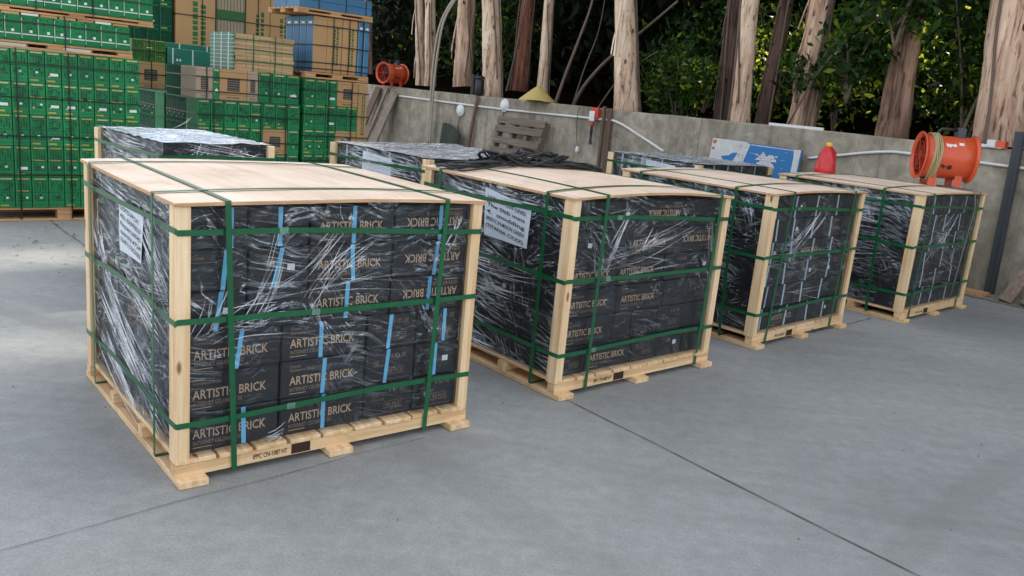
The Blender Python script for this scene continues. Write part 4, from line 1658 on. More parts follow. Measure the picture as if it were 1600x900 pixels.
U1 = stack_root('carton_stack', FM, 0.515, 0.03, Z1 + .007, 'low tier of brown picture cartons and green cartons on the middle stack')
hU = .285
x = -.515
for kind, w in (('kraftgwin', .16), ('green', .06), ('kraftwin', .27), ('kraftgwin', .11), ('green', .1433), ('green', .1433), ('green', .1434)):
    put_box(U1, kind, x, 0, 0, w, .42, hU, rk)
    x += w
for q in range(4):
    put_box(U1, 'greendk', -.515 + q * .2575, .43, 0, .2575, .4, hU, rk)
stack_straps(U1, -.515, .515, 0, .83, .004, hU, (.2, .07), (-.42, .2))
U0 = stack_root('carton_stack', FM, 0.48, 1.84, Z1 + .007, 'brown picture carton and green cartons on the rearmost green stack')
x = -.48
for kind, w in (('kraftwin', .31), ('green', .145), ('green', .145), ('green', .18), ('green', .18)):
    put_box(U0, kind, x, 0, 0, w, .8, .282, rk)
    x += w
stack_straps(U0, -.48, .48, 0, .8, .004, .282, (.15,), (-.32,))
GY = stack_root('carton_stack', FM, 0.14, 1.85, Z1 + .29, 'small block of yellow green cartons beside the teal bundles')
for ri in range(2):
    for q in range(3):
        put_box(GY, 'greeny', -.18 + q * .12, 0, .001 + ri * .115, .12, .5, .115, rk)
stack_straps(GY, -.18, .18, 0, .5, .001, .232, (.11,), (.0,))
T1 = stack_root('carton_bundle', FM, 0.66, 1.83, Z1 + .29, 'lower teal wrapped long bundle with white ties on green cartons', 'bundle', 'teal wrapped long bundles')
put_box(T1, 'teal', -.33, 0, .001, .64, .35, .17, rk)
T2 = stack_root('carton_bundle', FM, 0.70, 2.2, Z1 + .29, 'upper teal wrapped long bundle in front of the tall brown cartons', 'bundle', 'teal wrapped long bundles')
put_box(T2, 'teal', -.4, 0, .001, .66, .35, .235, rk)

# bundle of slats on the middle stack
SL = stack_root('slat_bundle', FM, 0.68, 0.08, Z1 + .293, 'stack of pale bundled slats tied with green cord, teal cloth on its end', 'slat bundle')
n = 10
for k in range(n):
    m = MB()
    dx = rk.uniform(-.008, .008)
    for q in range(5):
        m.box(-.30 + dx + q * .12, -.30 + dx + q * .12 + .117, rk.uniform(0, .012), .55, .0005 + k * .034, k * .034 + .0325)
    m.build('slat_layer', M['slat'], SL)
m = MB()
m.box(-.325, -.312, -.01, .56, .001, .345)
for k in range(9):
    m.box(-.328, -.309, -.0105, .5605, .03 + k * .036, .034 + k * .036, 1)
for q in range(3):
    m.box(-.3285, -.3085, .08 + q * .18, .1 + q * .18, .001, .346, 1)
m.build('end_cloth', [M['teal'], M['white_band']], SL)
stack_straps(SL, -.312, .30, 0, .55, .003, .343, (.09, .2, .29), (-.12, .1), 'strap', .01)

# right hand stack with the blue bundles on top
M2 = stack_root('carton_stack', FM, 1.44, 0.0, 0, 'right hand stack of green cartons with tall brown carton column at its right end')
pallet_part(M2, -.37, .36, 0, .9, 0, .11)
for ri in range(5):
    h = (1.365 - .11) / 5
    x = -.37
    lay = [('green', .122)] * 5 + ([('green', .0)] * 0)
    if ri == 4:
        lay = [('green', .122)] * 3 + [('kraftwin', .244)]
    if ri == 2:
        lay = [('green', .122)] * 3 + [('kraftwin', .244)]
    for kind, w in lay:
        put_box(M2, kind, x, 0, .11 + ri * h, w, .42, h, rk)
        x += w
    put_box(M2, 'greendk', -.37, .45, .11 + ri * h, .61, .42, h, rk)
for q in range(2):
    put_box(M2, 'kraft', .245, 0.01, .11 + q * .6275, .115, .86, .6275, rk)
stack_straps(M2, -.37, .36, -.003, .9, .02, 1.366, (.3, .55, .8, 1.02, 1.26), (-.1, .16))
BL = stack_root('carton_stack', FM, 1.445, 0.05, 1.372, 'blue and brown upright cartons strapped on a pallet below the treetops')
pallet_part(BL, -.36, .365, -.02, .7, 0, .065)
for q in range(4):
    put_box(BL, 'blue', -.27, .66 - q * .16, .066, .16, .14, .545, rk, rot=R(-90), jit=0)
for q in range(2):
    put_box(BL, 'kraft', -.125 + q * .175, 0, .066, .172, .64, .545, rk)
for q in range(2):
    put_box(BL, 'blue', .227 + q * .07, .002, .066, .068, .64, .545, rk)
m = MB()
m.box(-.272, -.127, .004, .02, .07, .606)
m.build('front_panel', M['kraft'], BL)
stack_straps(BL, -.272, .366, -.002, .66, .03, .615, (.16, .33, .52, .1), (-.06, .12, .28))
BT = stack_root('carton_stack', FM, 1.40, 0.03, 1.99, 'long blue bundles on the topmost pallet above the brown cartons')
pallet_part(BT, -.42, .42, -.01, .7, 0, .055)
for ri in range(2):
    for q in range(2):
        m = MB()
        m.box(-.40 + (ri % 2) * .02, .41, .01 + q * .3, .30 + q * .3, .056 + ri * .075, .129 + ri * .075)
        for c in (-.2, .1, .33):
            m.box(c, c + .02, .0085 + q * .3, .3015 + q * .3, .0552 + ri * .075, .1298 + ri * .075, 1)
        m.build('bundle', [M['blue'], M['ink']], BT, bevel=.003)

# far brown slab cartons
KB = stack_root('carton_stack', FM, 1.52, 2.92, 0, 'tall brown slab cartons standing behind the teal bundles')
pallet_part(KB, -.76, .80, 0, .8, 0, .12)
for kind, xa, xb in (('kraft', -.74, -.25), ('kraftslat', -.245, .13), ('kraft', .135, .47), ('kraft', .475, .79)):
    for lv in range(2):
        put_box(KB, kind, xa, 0, .12 + lv * 1.1, xb - xa, .7, 1.098, rk)
stack_straps(KB, -.74, .79, -.002, .7, .02, 2.32, (.7, 1.25, 1.98), (-.42, -.248, .13, .3))
KG = stack_root('carton_stack', FM, 0.40, 2.92, 0, 'tall dark green carton stack with white stickers beside the brown slab cartons')
pallet_part(KG, -.26, .34, 0, .8, 0, .12)
for ri in range(8):
    for q in range(4):
        put_box(KG, 'greendk' if not (ri == 6 and q == 0) else 'kraftgwin', -.26 + q * .15, 0, .12 + ri * .275, .15, .7, .275, rk)
stack_straps(KG, -.26, .34, -.002, .7, .02, 2.32, (.5, 1.2, 2.0), (.0,))


# ------------------------------------------------------------------ orange blowers
def blower(pos, rz, L, Rr, label, cord, tilt=0.0):
    root = empty('blower_fan', pos, rz, label, 'fan', 'orange blowers')
    zc = Rr + 0.065
    Xm = Matrix.Translation((0, 0, zc)) @ Matrix.Rotation(R(90), 4, 'Y')
    m = MB()
    h = L / 2
    prof = [(Rr * .93, -h), (Rr * 1.0, -h + .001), (Rr, -h * .55), (Rr * 1.012, -h * .53), (Rr * 1.012, -h * .5), (Rr, -h * .48), (Rr, h * .5), (Rr * 1.012, h * .53), (Rr, h * .56), (Rr, h), (Rr * .965, h), (Rr * .955, 0), (Rr * .955, -h), (Rr * .93, -h)]
    m.lathe(prof, 48, 0, Xm)
    m.build('housing', [M['orange']], root, smooth=True)
    for sx, k in ((-1, 1.0), (1, 1.0)):
        m = MB()
        p = [(Rr * .97, sx * (h - .006)), (Rr * 1.10, sx * (h + .004)), (Rr * 1.13, sx * (h + .012)), (Rr * 1.12, sx * (h + .02)), (Rr * 1.08, sx * (h + .016)), (Rr * .955, sx * (h + .002)), (Rr * .955, sx * (h - .006))]
        m.lathe(p, 48, 0, Xm)
        m.build('rim', [M['orange'] if sx > 0 else M['orange']], root, smooth=True)
    m = MB()
    m.lathe([(0.001, -.05), (Rr * .3, -.04), (Rr * .3, .10), (0.001, .11)], 24, 0, Xm)
    for k in range(3):
        th = 2 * math.pi * k / 3
        m.board((h * .3, 0, zc), (h * .3, Rr * .95 * math.cos(th), zc + Rr * .95 * math.sin(th)), .03, .006, (1, 0, 0))
    m.build('motor', [M['black_pl']], root, smooth=False)
    m = MB()
    for k in range(6):
        th = 2 * math.pi * k / 6
        a, b = Vector((0, math.cos(th), math.sin(th))), Vector((0, -math.sin(th), math.cos(th)))
        o = Vector((-h * .35, 0, zc))
        v = [o + a * Rr * .28 - b * .02 + Vector((-.02, 0, 0)), o + a * Rr * .9 - b * .06 + Vector((-.035, 0, 0)), o + a * Rr * .9 + b * .06 + Vector((.035, 0, 0)), o + a * Rr * .28 + b * .03 + Vector((.02, 0, 0))]
        m.add([*v, *[q + Vector((.004, 0, 0)) for q in v]], [(0, 1, 2, 3), (7, 6, 5, 4), (0, 4, 5, 1), (1, 5, 6, 2), (2, 6, 7, 3), (3, 7, 4, 0)])
    m.build('blade', [M['steel_dk']], root)
    m = MB()
    for k in range(1, 5):
        rr_ = Rr * k / 4.6
        m.tube([(-h - .004, rr_ * math.cos(t), zc + rr_ * math.sin(t)) for t in np.linspace(0, 2 * math.pi, 33)[:-1]], .0022, 5, 0, True)
    for k in range(6):
        th = 2 * math.pi * k / 6
        m.tube([(-h - .004, 0, zc), (-h - .004, Rr * .96 * math.cos(th), zc + Rr * .96 * math.sin(th))], .003, 5)
    m.build('guard', [M['orange_in']], root)
    for x in (-h * .5, h * .55):
        m = MB()
        m.box(x - .03, x + .03, -Rr * .62, -Rr * .62 + .006, 0.001, Rr * .62 + .02)
        m.box(x - .03, x + .03, Rr * .62 - .006, Rr * .62, 0.001, Rr * .62 + .02)
        m.box(x - .03, x + .03, -Rr * .62 + .0065, Rr * .62 - .0065, 0.001, .007)
        m.build('foot', [M['orange']], root, bevel=.002)
    m = MB()
    m.tube([(-h * .42, 0, zc + Rr - .01), (-h * .42, 0, zc + Rr + .035), (-h * .34, 0, zc + Rr + .055), (h * .28, 0, zc + Rr + .055)], .015, 8)
    m.build('handle', [M['black_pl']], root, smooth=True)
    m = MB()
    m.box(h * .28, h * .62, -.05, .05, zc + Rr - .012, zc + Rr + .075)
    m.build('switch_box', [M['steel_dk']], root, bevel=.008)
    # maker's mark, sticker and danger panel as painted patches that follow the drum
    m = MB()

    def patch(x0, x1, t0, t1, mat, jag=0.0, seed=0):
        r = random.Random(seed)
        nx, nt = 10, 4
        rr_ = Rr * 1.0065
        vs, fs = [], []
        for i in range(nx + 1):
            ta = t0 + (r.uniform(-jag, jag) if jag else 0)
            tb = t1 + (r.uniform(-jag, jag) if jag else 0)
            for j in range(nt + 1):
                t = ta + (tb - ta) * j / nt
                vs.append((x0 + (x1 - x0) * i / nx, -rr_ * math.cos(t), zc + rr_ * math.sin(t)))
        for i in range(nx):
            for j in range(nt):
                a = i * (nt + 1) + j
                fs.append((a, a + nt + 1, a + nt + 2, a + 1))
        m.add(vs, fs, mat)
    patch(-h * .22, h * .16, R(32), R(40), 0, R(3), 3)
    patch(-h * .26, -h * .2, R(35), R(42), 0, R(2), 8)
    patch(h * .27, h * .47, R(38), R(47), 0)
    patch(-h * .35, h * .1, R(-28), R(-21), 1, R(4), 5)
    patch(-h * .08, h * .1, R(-31), R(-19), 1, R(1), 6)
    m.build('marking', [M['white_pl'], M['ink']], root)
    if cord:
        m = MB()
        r = random.Random(9)
        for k in range(7):
            xx = -h * .74 + k * .009
            rr_ = Rr + .009 + r.uniform(0, .008)
            m.tube([(xx + .006 * math.sin(3 * t + k), rr_ * math.cos(t), zc + rr_ * math.sin(t) - (.012 if math.sin(t) < -.5 else 0)) for t in np.linspace(0, 2 * math.pi, 41)[:-1]], .0055, 6, 0, True)
        m.build('wound_cord', [M['cord']], root, smooth=True)
    return root


blower_root = blower((3.52, 7.19, 0.983), R(-8), 0.385, 0.176, 'orange blower with a cord wound round it, standing on the farthest front row pallet', True)
blower((*wl_pt(11.05, 0.02, 0).xy, WALL_H), R(52), 0.46, 0.175, 'small orange blower on the far end of the concrete wall beside the stacks', False)
m = MB()
m.tube([(3.46, 7.10, .992), (3.55, 6.95, .992), (3.60, 6.80, 1.0), (3.615, 6.765, .97), (3.63, 6.755, .85), (3.60, 6.73, .6), (3.58, 6.72, .35), (3.55, 6.69, .12)], .007, 8)
tag(m.build('power_cable', M['grey_cord'], smooth=True), 'grey cable hanging over the front of the pallet under the orange blower', 'cable')

# heap of black cable on the second pallet (frame: its own corner and axes)
BA = R(41.9)
BX, BY = Vector((math.cos(BA), math.sin(BA), 0)), Vector((-math.sin(BA), math.cos(BA), 0))
BO = Vector((0.2473, 3.793, 0))


def b_top(u, v, h):
    return BO + BX * u + BY * v + Vector((0, 0, PH + dome(u - PW / 2, v - PD / 2, .036, PW, PD) + h))


heap = empty('cable_heap', b_top(.55, 1.0, 0), BA, 'tangled black cables heaped along the back of the plywood top', 'cables')
m = MB()
r = random.Random(12)
for k in range(26):
    cu = r.choice((.12, .22, .30, .42, .50, .58, .66, .78, .88, .98, 1.02))
    cv = r.uniform(.90, 1.06)
    ru, rv = r.uniform(.10, .24), r.uniform(.04, .11)
    hh = r.uniform(.004, .028) + (.05 if .4 < cu < .7 else 0)
    th0 = r.uniform(0, 6.28)
    pts = []
    for t in np.linspace(0, 2 * math.pi, 29)[:-1]:
        w = 1 + .2 * math.sin(2 * t + th0) + .12 * math.sin(3 * t + k)
        u, v = cu + ru * w * math.cos(t), cv + rv * w * math.sin(t)
        u, v = min(max(u, .01), 1.19), min(max(v, .75), 1.17)
        pts.append(b_top(u, v, .010 + max(0, hh * (.6 + .5 * math.sin(t * 2 + th0)))) - heap.location)
    m.tube(pts, r.choice((.006, .0075, .009)), 6, 0, True)
m2 = MB()
m2.v = [tuple(Matrix.Rotation(-BA, 3, 'Z') @ Vector(p)) for p in m.v]
m2.f, m2.m = m.f, m.m
m2.build('cable', M['cable'], heap, smooth=True)
m = MB()
vs, fs = [], []
for j in range(7):
    for i in range(9):
        u, v = .46 + .035 * i, 1.02 + .02 * j
        p = b_top(u, v, .02 + .025 * math.sin(i * .8) * math.sin(j * .7 + 1) + .012 * math.sin(i * 2.3 + j)) - heap.location
        vs.append(tuple(Matrix.Rotation(-BA, 3, 'Z') @ p))
for j in range(6):
    for i in range(8):
        a = j * 9 + i
        fs.append((a, a + 1, a + 10, a + 9))
m.add(vs, fs)
o = m.build('plastic_scrap', M['white_pl'], heap, smooth=True)
sol = o.modifiers.new('thickness', 'SOLIDIFY')
sol.thickness = 0.003

# red bag with a yellow cap
rb = empty('red_jug', (2.64, 7.46, 0.984), R(20), 'red plastic bag over a jug with a yellow cap, on the pallet near the wall', 'jug')
m = MB()
prof = [(.001, .001), (.09, .002), (.097, .015), (.094, .04), (.088, .07), (.083, .10), (.078, .13), (.070, .165), (.062, .19), (.044, .215), (.032, .226), (.030, .232), (.001, .233)]
m.lathe(prof, 28)
vv = []
for (x, y, z) in m.v:
    t = math.atan2(y, x)
    k = 1 + .10 * math.sin(5 * t + z * 22) * min(1, z * 12) + .06 * math.sin(9 * t - z * 40)
    vv.append((x * k * 1.0, y * k * .8, z))
m.v = vv
m.build('bag', M['red_bag'], rb, smooth=True)
m = MB()
m.lathe([(.001, .233), (.026, .2335), (.027, .236), (.026, .262), (.022, .266), (.001, .267)], 20)
m.build('cap', M['yellow'], rb, smooth=True)

# ------------------------------------------------------------------ things on, in front of and along the wall
def wall_pts(pts):
    return [wl_pt(*p) for p in pts]


def smooth_path(P, k=6):
    P = [Vector(p) for p in P]
    out = []
    for i in range(len(P) - 1):
        p0, p1, p2, p3 = P[max(i - 1, 0)], P[i], P[i + 1], P[min(i + 2, len(P) - 1)]
        for j in range(k):
            t = j / k
            out.append(0.5 * ((2 * p1) + (p2 - p0) * t + (2 * p0 - 5 * p1 + 4 * p2 - p3) * t * t + (3 * p1 - p0 - 3 * p2 + p3) * t ** 3))
    out.append(P[-1])
    return out


def tube_thing(name, pts, r, mat, label, cat, seg=8, group=None):
    m = MB()
    m.tube(smooth_path(pts), r, seg)
    return tag(m.build(name, M[mat], smooth=True), label, cat, group)


tube_thing('conduit_pipe', wall_pts([(10.7, -.022, 1.18), (8.73, -.022, 1.165), (7.3, -.022, 1.16), (5.42, -.022, 1.18), (5.02, -.022, 1.17), (4.6, -.03, 1.04), (4.11, -.04, .87)]), .017, 'white_pl',
           'white conduit along the far part of the wall, dropping behind the film covered pallet', 'pipe', group='white conduits on the wall')
tube_thing('conduit_pipe', wall_pts([(2.05, -.022, 1.02), (1.71, -.022, 1.09), (1.23, -.022, 1.18), (.9, -.022, 1.195), (-.12, -.022, 1.18), (-1.6, -.022, 1.15)]), .015, 'white_pl',
           'white conduit on the near part of the wall passing behind the orange blower', 'pipe', group='white conduits on the wall')
m = MB()
m.board(wl_pt(.1, -.03, WALL_H + .012), wl_pt(.5, .0, WALL_H + .012), .03, .02, (0, 0, 1))
tag(m.build('white_strip', M['white_pl']), 'thin white strip lying on the wall top near the white and orange box', 'strip')
m = MB()
m.board(wl_pt(1.95, .02, WALL_H + .012), wl_pt(2.65, .03, WALL_H + .012), .03, .018, (0, 0, 1))
tag(m.build('white_strip', M['white_pl']), 'long pale strip on the wall top between two brown trunks', 'strip')
# small box on the wall
bx = empty('small_box', wl_pt(.16, 0, WALL_H), WALL_A, 'small white and orange box on the wall top below the big trunk', 'box')
m = MB()
m.box(-.0, .075, -.04, .04, .001, .07)
m.build('white_end', M['white_pl'], bx, bevel=.004)
m = MB()
m.box(-.085, -.001, -.04, .04, .001, .066)
m.build('orange_end', M['orange'], bx, bevel=.004)


def wall_lamp(u, z, label):
    root = empty('wall_lamp', wl_pt(u, -.002, z), WALL_A, label, 'lamp', 'round white lamps on the wall')
    Xm = Matrix.Rotation(R(-90), 4, 'X')
    m = MB()
    m.lathe([(.001, .001), (.105, .002), (.108, .012), (.1, .03), (.08, .034)], 24, 0, Xm)
    m.build('rim', M['white_pl'], root, smooth=True)
    m = MB()
    m.lathe([(.079, .03), (.07, .045), (.04, .055), (.001, .058)], 24, 0, Xm)
    m.build('lens', M['sticker'], root, smooth=True)
    m = MB()
    m.tube([(0, .02, -.1), (.02, .03, -.25), (-.01, .03, -.45), (.03, .03, -.6)], .006, 6)
    m.build('cable', M['black_pl'], root, smooth=True)


wall_lamp(8.70, 1.06, 'round white lamp on the wall below the black canister')
wall_lamp(7.51, 1.22, 'round white lamp on the wall edge beside the straw hat')
# red and white switch box
sb = empty('socket_box', wl_pt(5.42, -.002, 1.20), WALL_A, 'red and white socket box on the conduit with dark cables hanging from it', 'socket')
m = MB()
m.box(-.07, .07, .001, .08, -.02, .13)
m.build('red_housing', M['red_pl'], sb, bevel=.012)
m = MB()
m.box(-.03, .075, .081, .10, -.06, .08)
m.build('white_cover', M['white_pl'], sb, bevel=.008)
m = MB()
m.box(.0, .05, .04, .09, -.115, -.061)
m.build('plug', M['red_pl'], sb, bevel=.008)
m = MB()
for k in range(3):
    m.tube(smooth_path([(.02 + .01 * k, .06, -.11), (.01 + .02 * k, .06, -.2), (.03 + .01 * k, .05, -.30), (.0 + .03 * k, .05, -.38)]), .007, 6)
m.build('cable', M['black_pl'], sb, smooth=True)
# bulb on a wire
pb = empty('bulb_on_wire', wl_pt(5.7, -.06, .72), WALL_A, 'white bulb hanging on a thin dark wire below the conduit', 'bulb')
m = MB()
m.tube(smooth_path([(0, 0, .05), (.04, .0, .2), (.07, .0, .42), (.02, .02, .60)]), .004, 6)
m.build('wire', M['black_pl'], pb, smooth=True)
m = MB()
m.lathe([(.001, -.05), (.025, -.04), (.034, -.01), (.028, .02), (.016, .045), (.001, .05)], 16)
m.build('bulb', M['white_pl'], pb, smooth=True)
# dark posts
m = MB()
m.board(wl_pt(5.12, -.03, 0.0), wl_pt(5.15, -.035, 1.34), .07, .03, WALL_D)
m.board(wl_pt(5.22, -.07, 0.0), wl_pt(5.24, -.06, 1.36), .04, .04, WALL_D)
tag(m.build('steel_bar', M['rust']), 'dark upright bar against the wall beside the red and white socket', 'bar')
m = MB()
m.board(wl_pt(-.07, -.035, 0.0), wl_pt(-.04, -.05, 1.5), .085, .035, WALL_D)
m.board(wl_pt(-.105, -.06, 0.0), wl_pt(-.075, -.075, 1.5), .012, .05, WALL_D)
tag(m.build('steel_bar', M['steel_dk']), 'dark steel upright on the wall at the right edge, beside the leaning timber', 'bar')
# rust pipes near the dark cloth
tube_thing('rusty_pipe', wall_pts([(8.35, -.06, 0.0), (8.33, -.06, .5), (8.2, -.05, 1.3)]), .03, 'rust', 'rusty brown pipe standing against the wall below the black canister', 'pipe')
# rope
m = MB()
for dx in (0, .075):
    m.tube(smooth_path(wall_pts([(8.6 + dx, .1, 3.6), (8.85 + dx, -.08, 3.0), (9.18 + dx, -.14, 2.55), (9.29 + dx * 1.3, -.16, 2.07), (9.38 + dx, -.14, 1.37), (9.44 + dx * .6, -.10, .92), (9.46 + dx * .8, -.09, .42)])), .021, 7)
tag(m.build('hanging_rope', M['rope'], smooth=True), 'pale double rope hanging from the trees down over the wall', 'rope')
# black canister
cn = empty('canister', wl_pt(8.25, -.0, WALL_H), 0, 'black canister standing on the wall top in front of the trunks', 'canister')
m = MB()
m.lathe([(.001, .001), (.075, .002), (.08, .01), (.08, .25), (.07, .26), (.001, .262)], 24)
m.build('body', M['black_pl'], cn, smooth=True)
m = MB()
m.lathe([(.001, .262), (.085, .263), (.088, .275), (.08, .30), (.04, .32), (.001, .322)], 24)
m.build('lid', M['black_pl'], cn, smooth=True)
m = MB()
m.box(-.135, -.09, -.02, .02, .001, .33)
m.build('side_tube', M['steel_dk'], cn, bevel=.004)
# straw hat
ht = MB()
ht.lathe([(.28, .001), (.282, .006), (.19, .082), (.10, .158), (.02, .218), (.001, .223)], 40)
vv = []
for (x, y, z) in ht.v:
    vv.append((x, y, z + .008 * math.sin(3 * math.atan2(y, x)) * (1 - z / .23)))
ht.v = vv
hat = tag(ht.build('straw_hat', M['straw'], smooth=True, loc=wl_pt(6.73, -.02, WALL_H + .006)), 'conical straw hat lying on the wall top', 'hat')
# broken pallet leaning on the wall
pr = empty('old_pallet', wl_pt(6.80, -.30, -0.04), WALL_A, 'weathered grey pallet leaning against the wall', 'pallet')
ct, st = math.cos(R(75)), math.sin(R(75))


def lean(x, s, n):
    return (x, .14 - (s * ct) + .0 + n * st, s * st + n * ct + .01)


# lean: s runs up the slope, +y towards the yard
for k, s in enumerate((.08, .24, .40, .57, .74, .92, 1.06)):
    m = MB()
    m.board(lean(-.56 + rk.uniform(-.02, .02), s + rk.uniform(-.012, .012), .07), lean(.56 + rk.uniform(-.02, .02), s + rk.uniform(-.012, .012), .07), .105, .02, (0, -ct, st))
    m.build('slat', M['old_wood'], pr)
for x in (-.52, -.17, .17, .52):
    m = MB()
    m.board(lean(x, .02, .01), lean(x, 1.10, .01), .06, .09, (1, 0, 0))
    m.build('stringer', M['old_wood'], pr)
# leaning boards by the far end of the wall
for k, (u, tz, w, lab) in enumerate(((11.45, 1.30, .20, 'dark board leaning at the far wall end nearest the stacks'), (11.12, 1.30, .07, 'narrow pale plank leaning between two boards at the far wall end'), (10.85, 1.24, .26, 'wide grey brown board leaning on the far end of the wall'))):
    m = MB()
    m.board(wl_pt(u + .22, -.42, .012), wl_pt(u - .02, -.04, tz), w, .03, WALL_D)
    tag(m.build('leaning_board', M['old_wood_z'] if k else M['rust']), lab, 'board', 'boards leaning at the far wall end')
# dark green folded cloth / chair by the wall
cl = MB()
vs, fs = [], []
for j in range(9):
    for i in range(9):
        s, t = i / 8, j / 8
        p = wl_pt(8.95 - .55 * s + .1 * t, -.12 - .16 * (1 - t) + .03 * math.sin(6 * s), .02 + .8 * t - .12 * s * t + .03 * math.sin(4 * s))
        vs.append(p)
for j in range(8):
    for i in range(8):
        a = j * 9 + i
        fs.append((a, a + 1, a + 10, a + 9))
cl.add(vs, fs)
o = tag(cl.build('dark_cloth', M['screen'], smooth=True), 'dark green cloth hanging against the wall beside the rusty pipe', 'cloth')
sol = o.modifiers.new('thickness', 'SOLIDIFY')
sol.thickness = 0.02

# torn sign board
sg = empty('sign_board', wl_pt(2.66, -.14, .02), WALL_A, 'torn blue and white sign board leaning on the wall behind the film covered pallet', 'sign')
m = MB()


def sp(x, z, n=0.0):
    return (-x, .105 - .10 * (z / 1.1) + n, z)


def spoly(pts, mat, n):
    m.add([sp(x, z, n) for x, z in pts], [tuple(range(len(pts)))], mat)


m.add([sp(-.62, 0, 0), sp(.62, 0, 0), sp(.60, 1.08, 0), sp(-.62, 1.10, 0), sp(-.62, 0, -.015), sp(.62, 0, -.015), sp(.60, 1.08, -.015), sp(-.62, 1.10, -.015)],
      [(0, 1, 2, 3), (7, 6, 5, 4), (0, 4, 5, 1), (1, 5, 6, 2), (2, 6, 7, 3), (3, 7, 4, 0)], 0)
_sp = sp


def sp(x, z, n=0.0):
    return _sp(x, 1.1 - (1.1 - z) * .52 if z > .3 else z, n)


spoly([(-.615, .05), (-.12, .05), (-.14, .55), (-.10, .85), (-.07, 1.05), (-.14, 1.095), (-.25, 1.10), (-.4, 1.10), (-.615, 1.10)], 1, .003)
spoly([(-.06, 1.06), (.52, 1.045), (.52, 1.03), (-.06, 1.04)], 1, .003)
spoly([(.52, .1), (.60, .1), (.59, 1.07), (.50, 1.06), (.515, .9)], 1, .004)
spoly([(-.45, .72), (-.40, .62), (-.38, .5), (-.28, .5), (-.27, .66), (-.22, .84), (-.29, .83), (-.34, .76)], 0, .005)
for (x, z, w, h) in ((-.22, 1.0, .05, .012), (-.2, .93, .012, .09), (-.16, .97, .05, .015), (-.22, .8, .09, .01), (-.21, .73, .012, .08), (-.15, .70, .01, .09), (-.19, .66, .08, .008)):
    spoly([(x, z), (x + w, z), (x + w, z + h), (x, z + h)], 2, .005)
for (x, z, w, h) in ((-.60, .98, .05, .08), (-.6, .84, .04, .06), (-.57, .6, .03, .02)):
    spoly([(x, z), (x + w, z + .01), (x + w, z + h), (x, z + h)], 3, .005)
# white emblem: torn tower-like glyph
for (x0, x1, z0, z1) in ((.04, .30, .60, .655), (.06, .28, .655, .70), (.09, .25, .70, .74), (.04, .10, .74, .79), (.24, .31, .74, .80), (.10, .24, .745, .80), (.06, .28, .80, .845), (.09, .16, .845, .89), (.19, .27, .845, .88), (.11, .135, .89, .93), (.02, .06, .84, .87), (.28, .32, .84, .875)):
    spoly([(x0, z0), (x1, z0 + .004), (x1 - .006, z1), (x0 + .004, z1 - .004)], 1, .003)
for (x, z, w) in ((.36, .80, .06), (-.06, .86, .10), (.38, .62, .03), (.40, .97, .03), (.02, .74, .02)):
    spoly([(x, z), (x + w, z), (x + w, z + .012), (x, z + .012)], 2, .004)
m.build('panel', [M['sign_blue'], M['sign_white'], M['sign_grey'], M['orange']], sg)

# timbers at the right edge
m = MB()
m.board((4.40, 7.36, .01), (5.0, 7.55, .95), .11, .05, (1, -1, .2))
tag(m.build('timber', M['old_wood_z']), 'weathered timber leaning against the wall at the right edge', 'timber', 'loose timbers at the right edge')
m = MB()
m.board((4.50, 7.21, .01), (5.2, 7.35, .8), .11, .05, (1, -1, .2))
tag(m.build('timber', M['old_wood_z']), 'pale timber foot cut by the right edge of the picture', 'timber', 'loose timbers at the right edge')
m = MB()
m.board(wl_pt(.55, -.30, .02), wl_pt(-.14, -.26, .02), .15, .03, WALL_N)
tag(m.build('timber', M['tan_wood']), 'brown plank lying flat at the foot of the wall beside the last pallet', 'timber', 'loose timbers at the right edge')

# ------------------------------------------------------------------ trees and undergrowth
PATCH_C = Vector((-3.0, 4.55))


def in_gap(P):
    """canopy gap: leaves whose shade would fall on the bright patch of ground by the left stack are missing there"""
    t = P[:, 2] / TO_SUN.z
    gx = P[:, 0] - TO_SUN.x * t - PATCH_C.x
    gy = P[:, 1] - TO_SUN.y * t - PATCH_C.y
    a = gx * math.cos(R(40)) + gy * math.sin(R(40))
    b = -gx * math.sin(R(40)) + gy * math.cos(R(40))
    rad = (a / 1.6) ** 2 + (b / 1.65) ** 2
    wob = 0.25 * np.sin(gx * 3.1 + 1) * np.sin(gy * 4.3) + 0.35 * np.sin(gy * 9 + gx * 5)
    stripe = (np.sin(b * 9.0 + 1.5 * np.sin(a * 4)) > 0.72)
    # the sprays that keep the pallet tops behind the bright patch in shade
    cov = ((gx + PATCH_C.x + 3.05) / .5) ** 2 + ((gy + PATCH_C.y - 4.62) / .5) ** 2 < 1.0
    hole = (rad + wob < 1.0) & ~cov & ~(stripe & (RNG.random(len(gx)) < .6))
    # chinks through which the sun reaches some of the undergrowth behind the wall
    S = np.array(TO_SUN)
    for (u, o, z, rr_) in ((4.7, 2.8, 2.3, .95), (5.0, 1.9, 2.0, .55), (3.2, 3.0, 2.3, 1.0), (2.0, 3.2, 2.1, .8), (1.0, 2.2, 1.9, .6), (.1, 2.8, 2.2, .7), (16.5, 6.2, 3.6, .7)):
        V = P - np.array(wl_pt(u, o, z))
        t = V @ S
        perp = np.linalg.norm(V - t[:, None] * S, axis=1)
        hole |= (t > 1.4) & (perp < rr_ * (.75 + .4 * np.sin(V[:, 0] * 5 + V[:, 2] * 3)))
    return hole


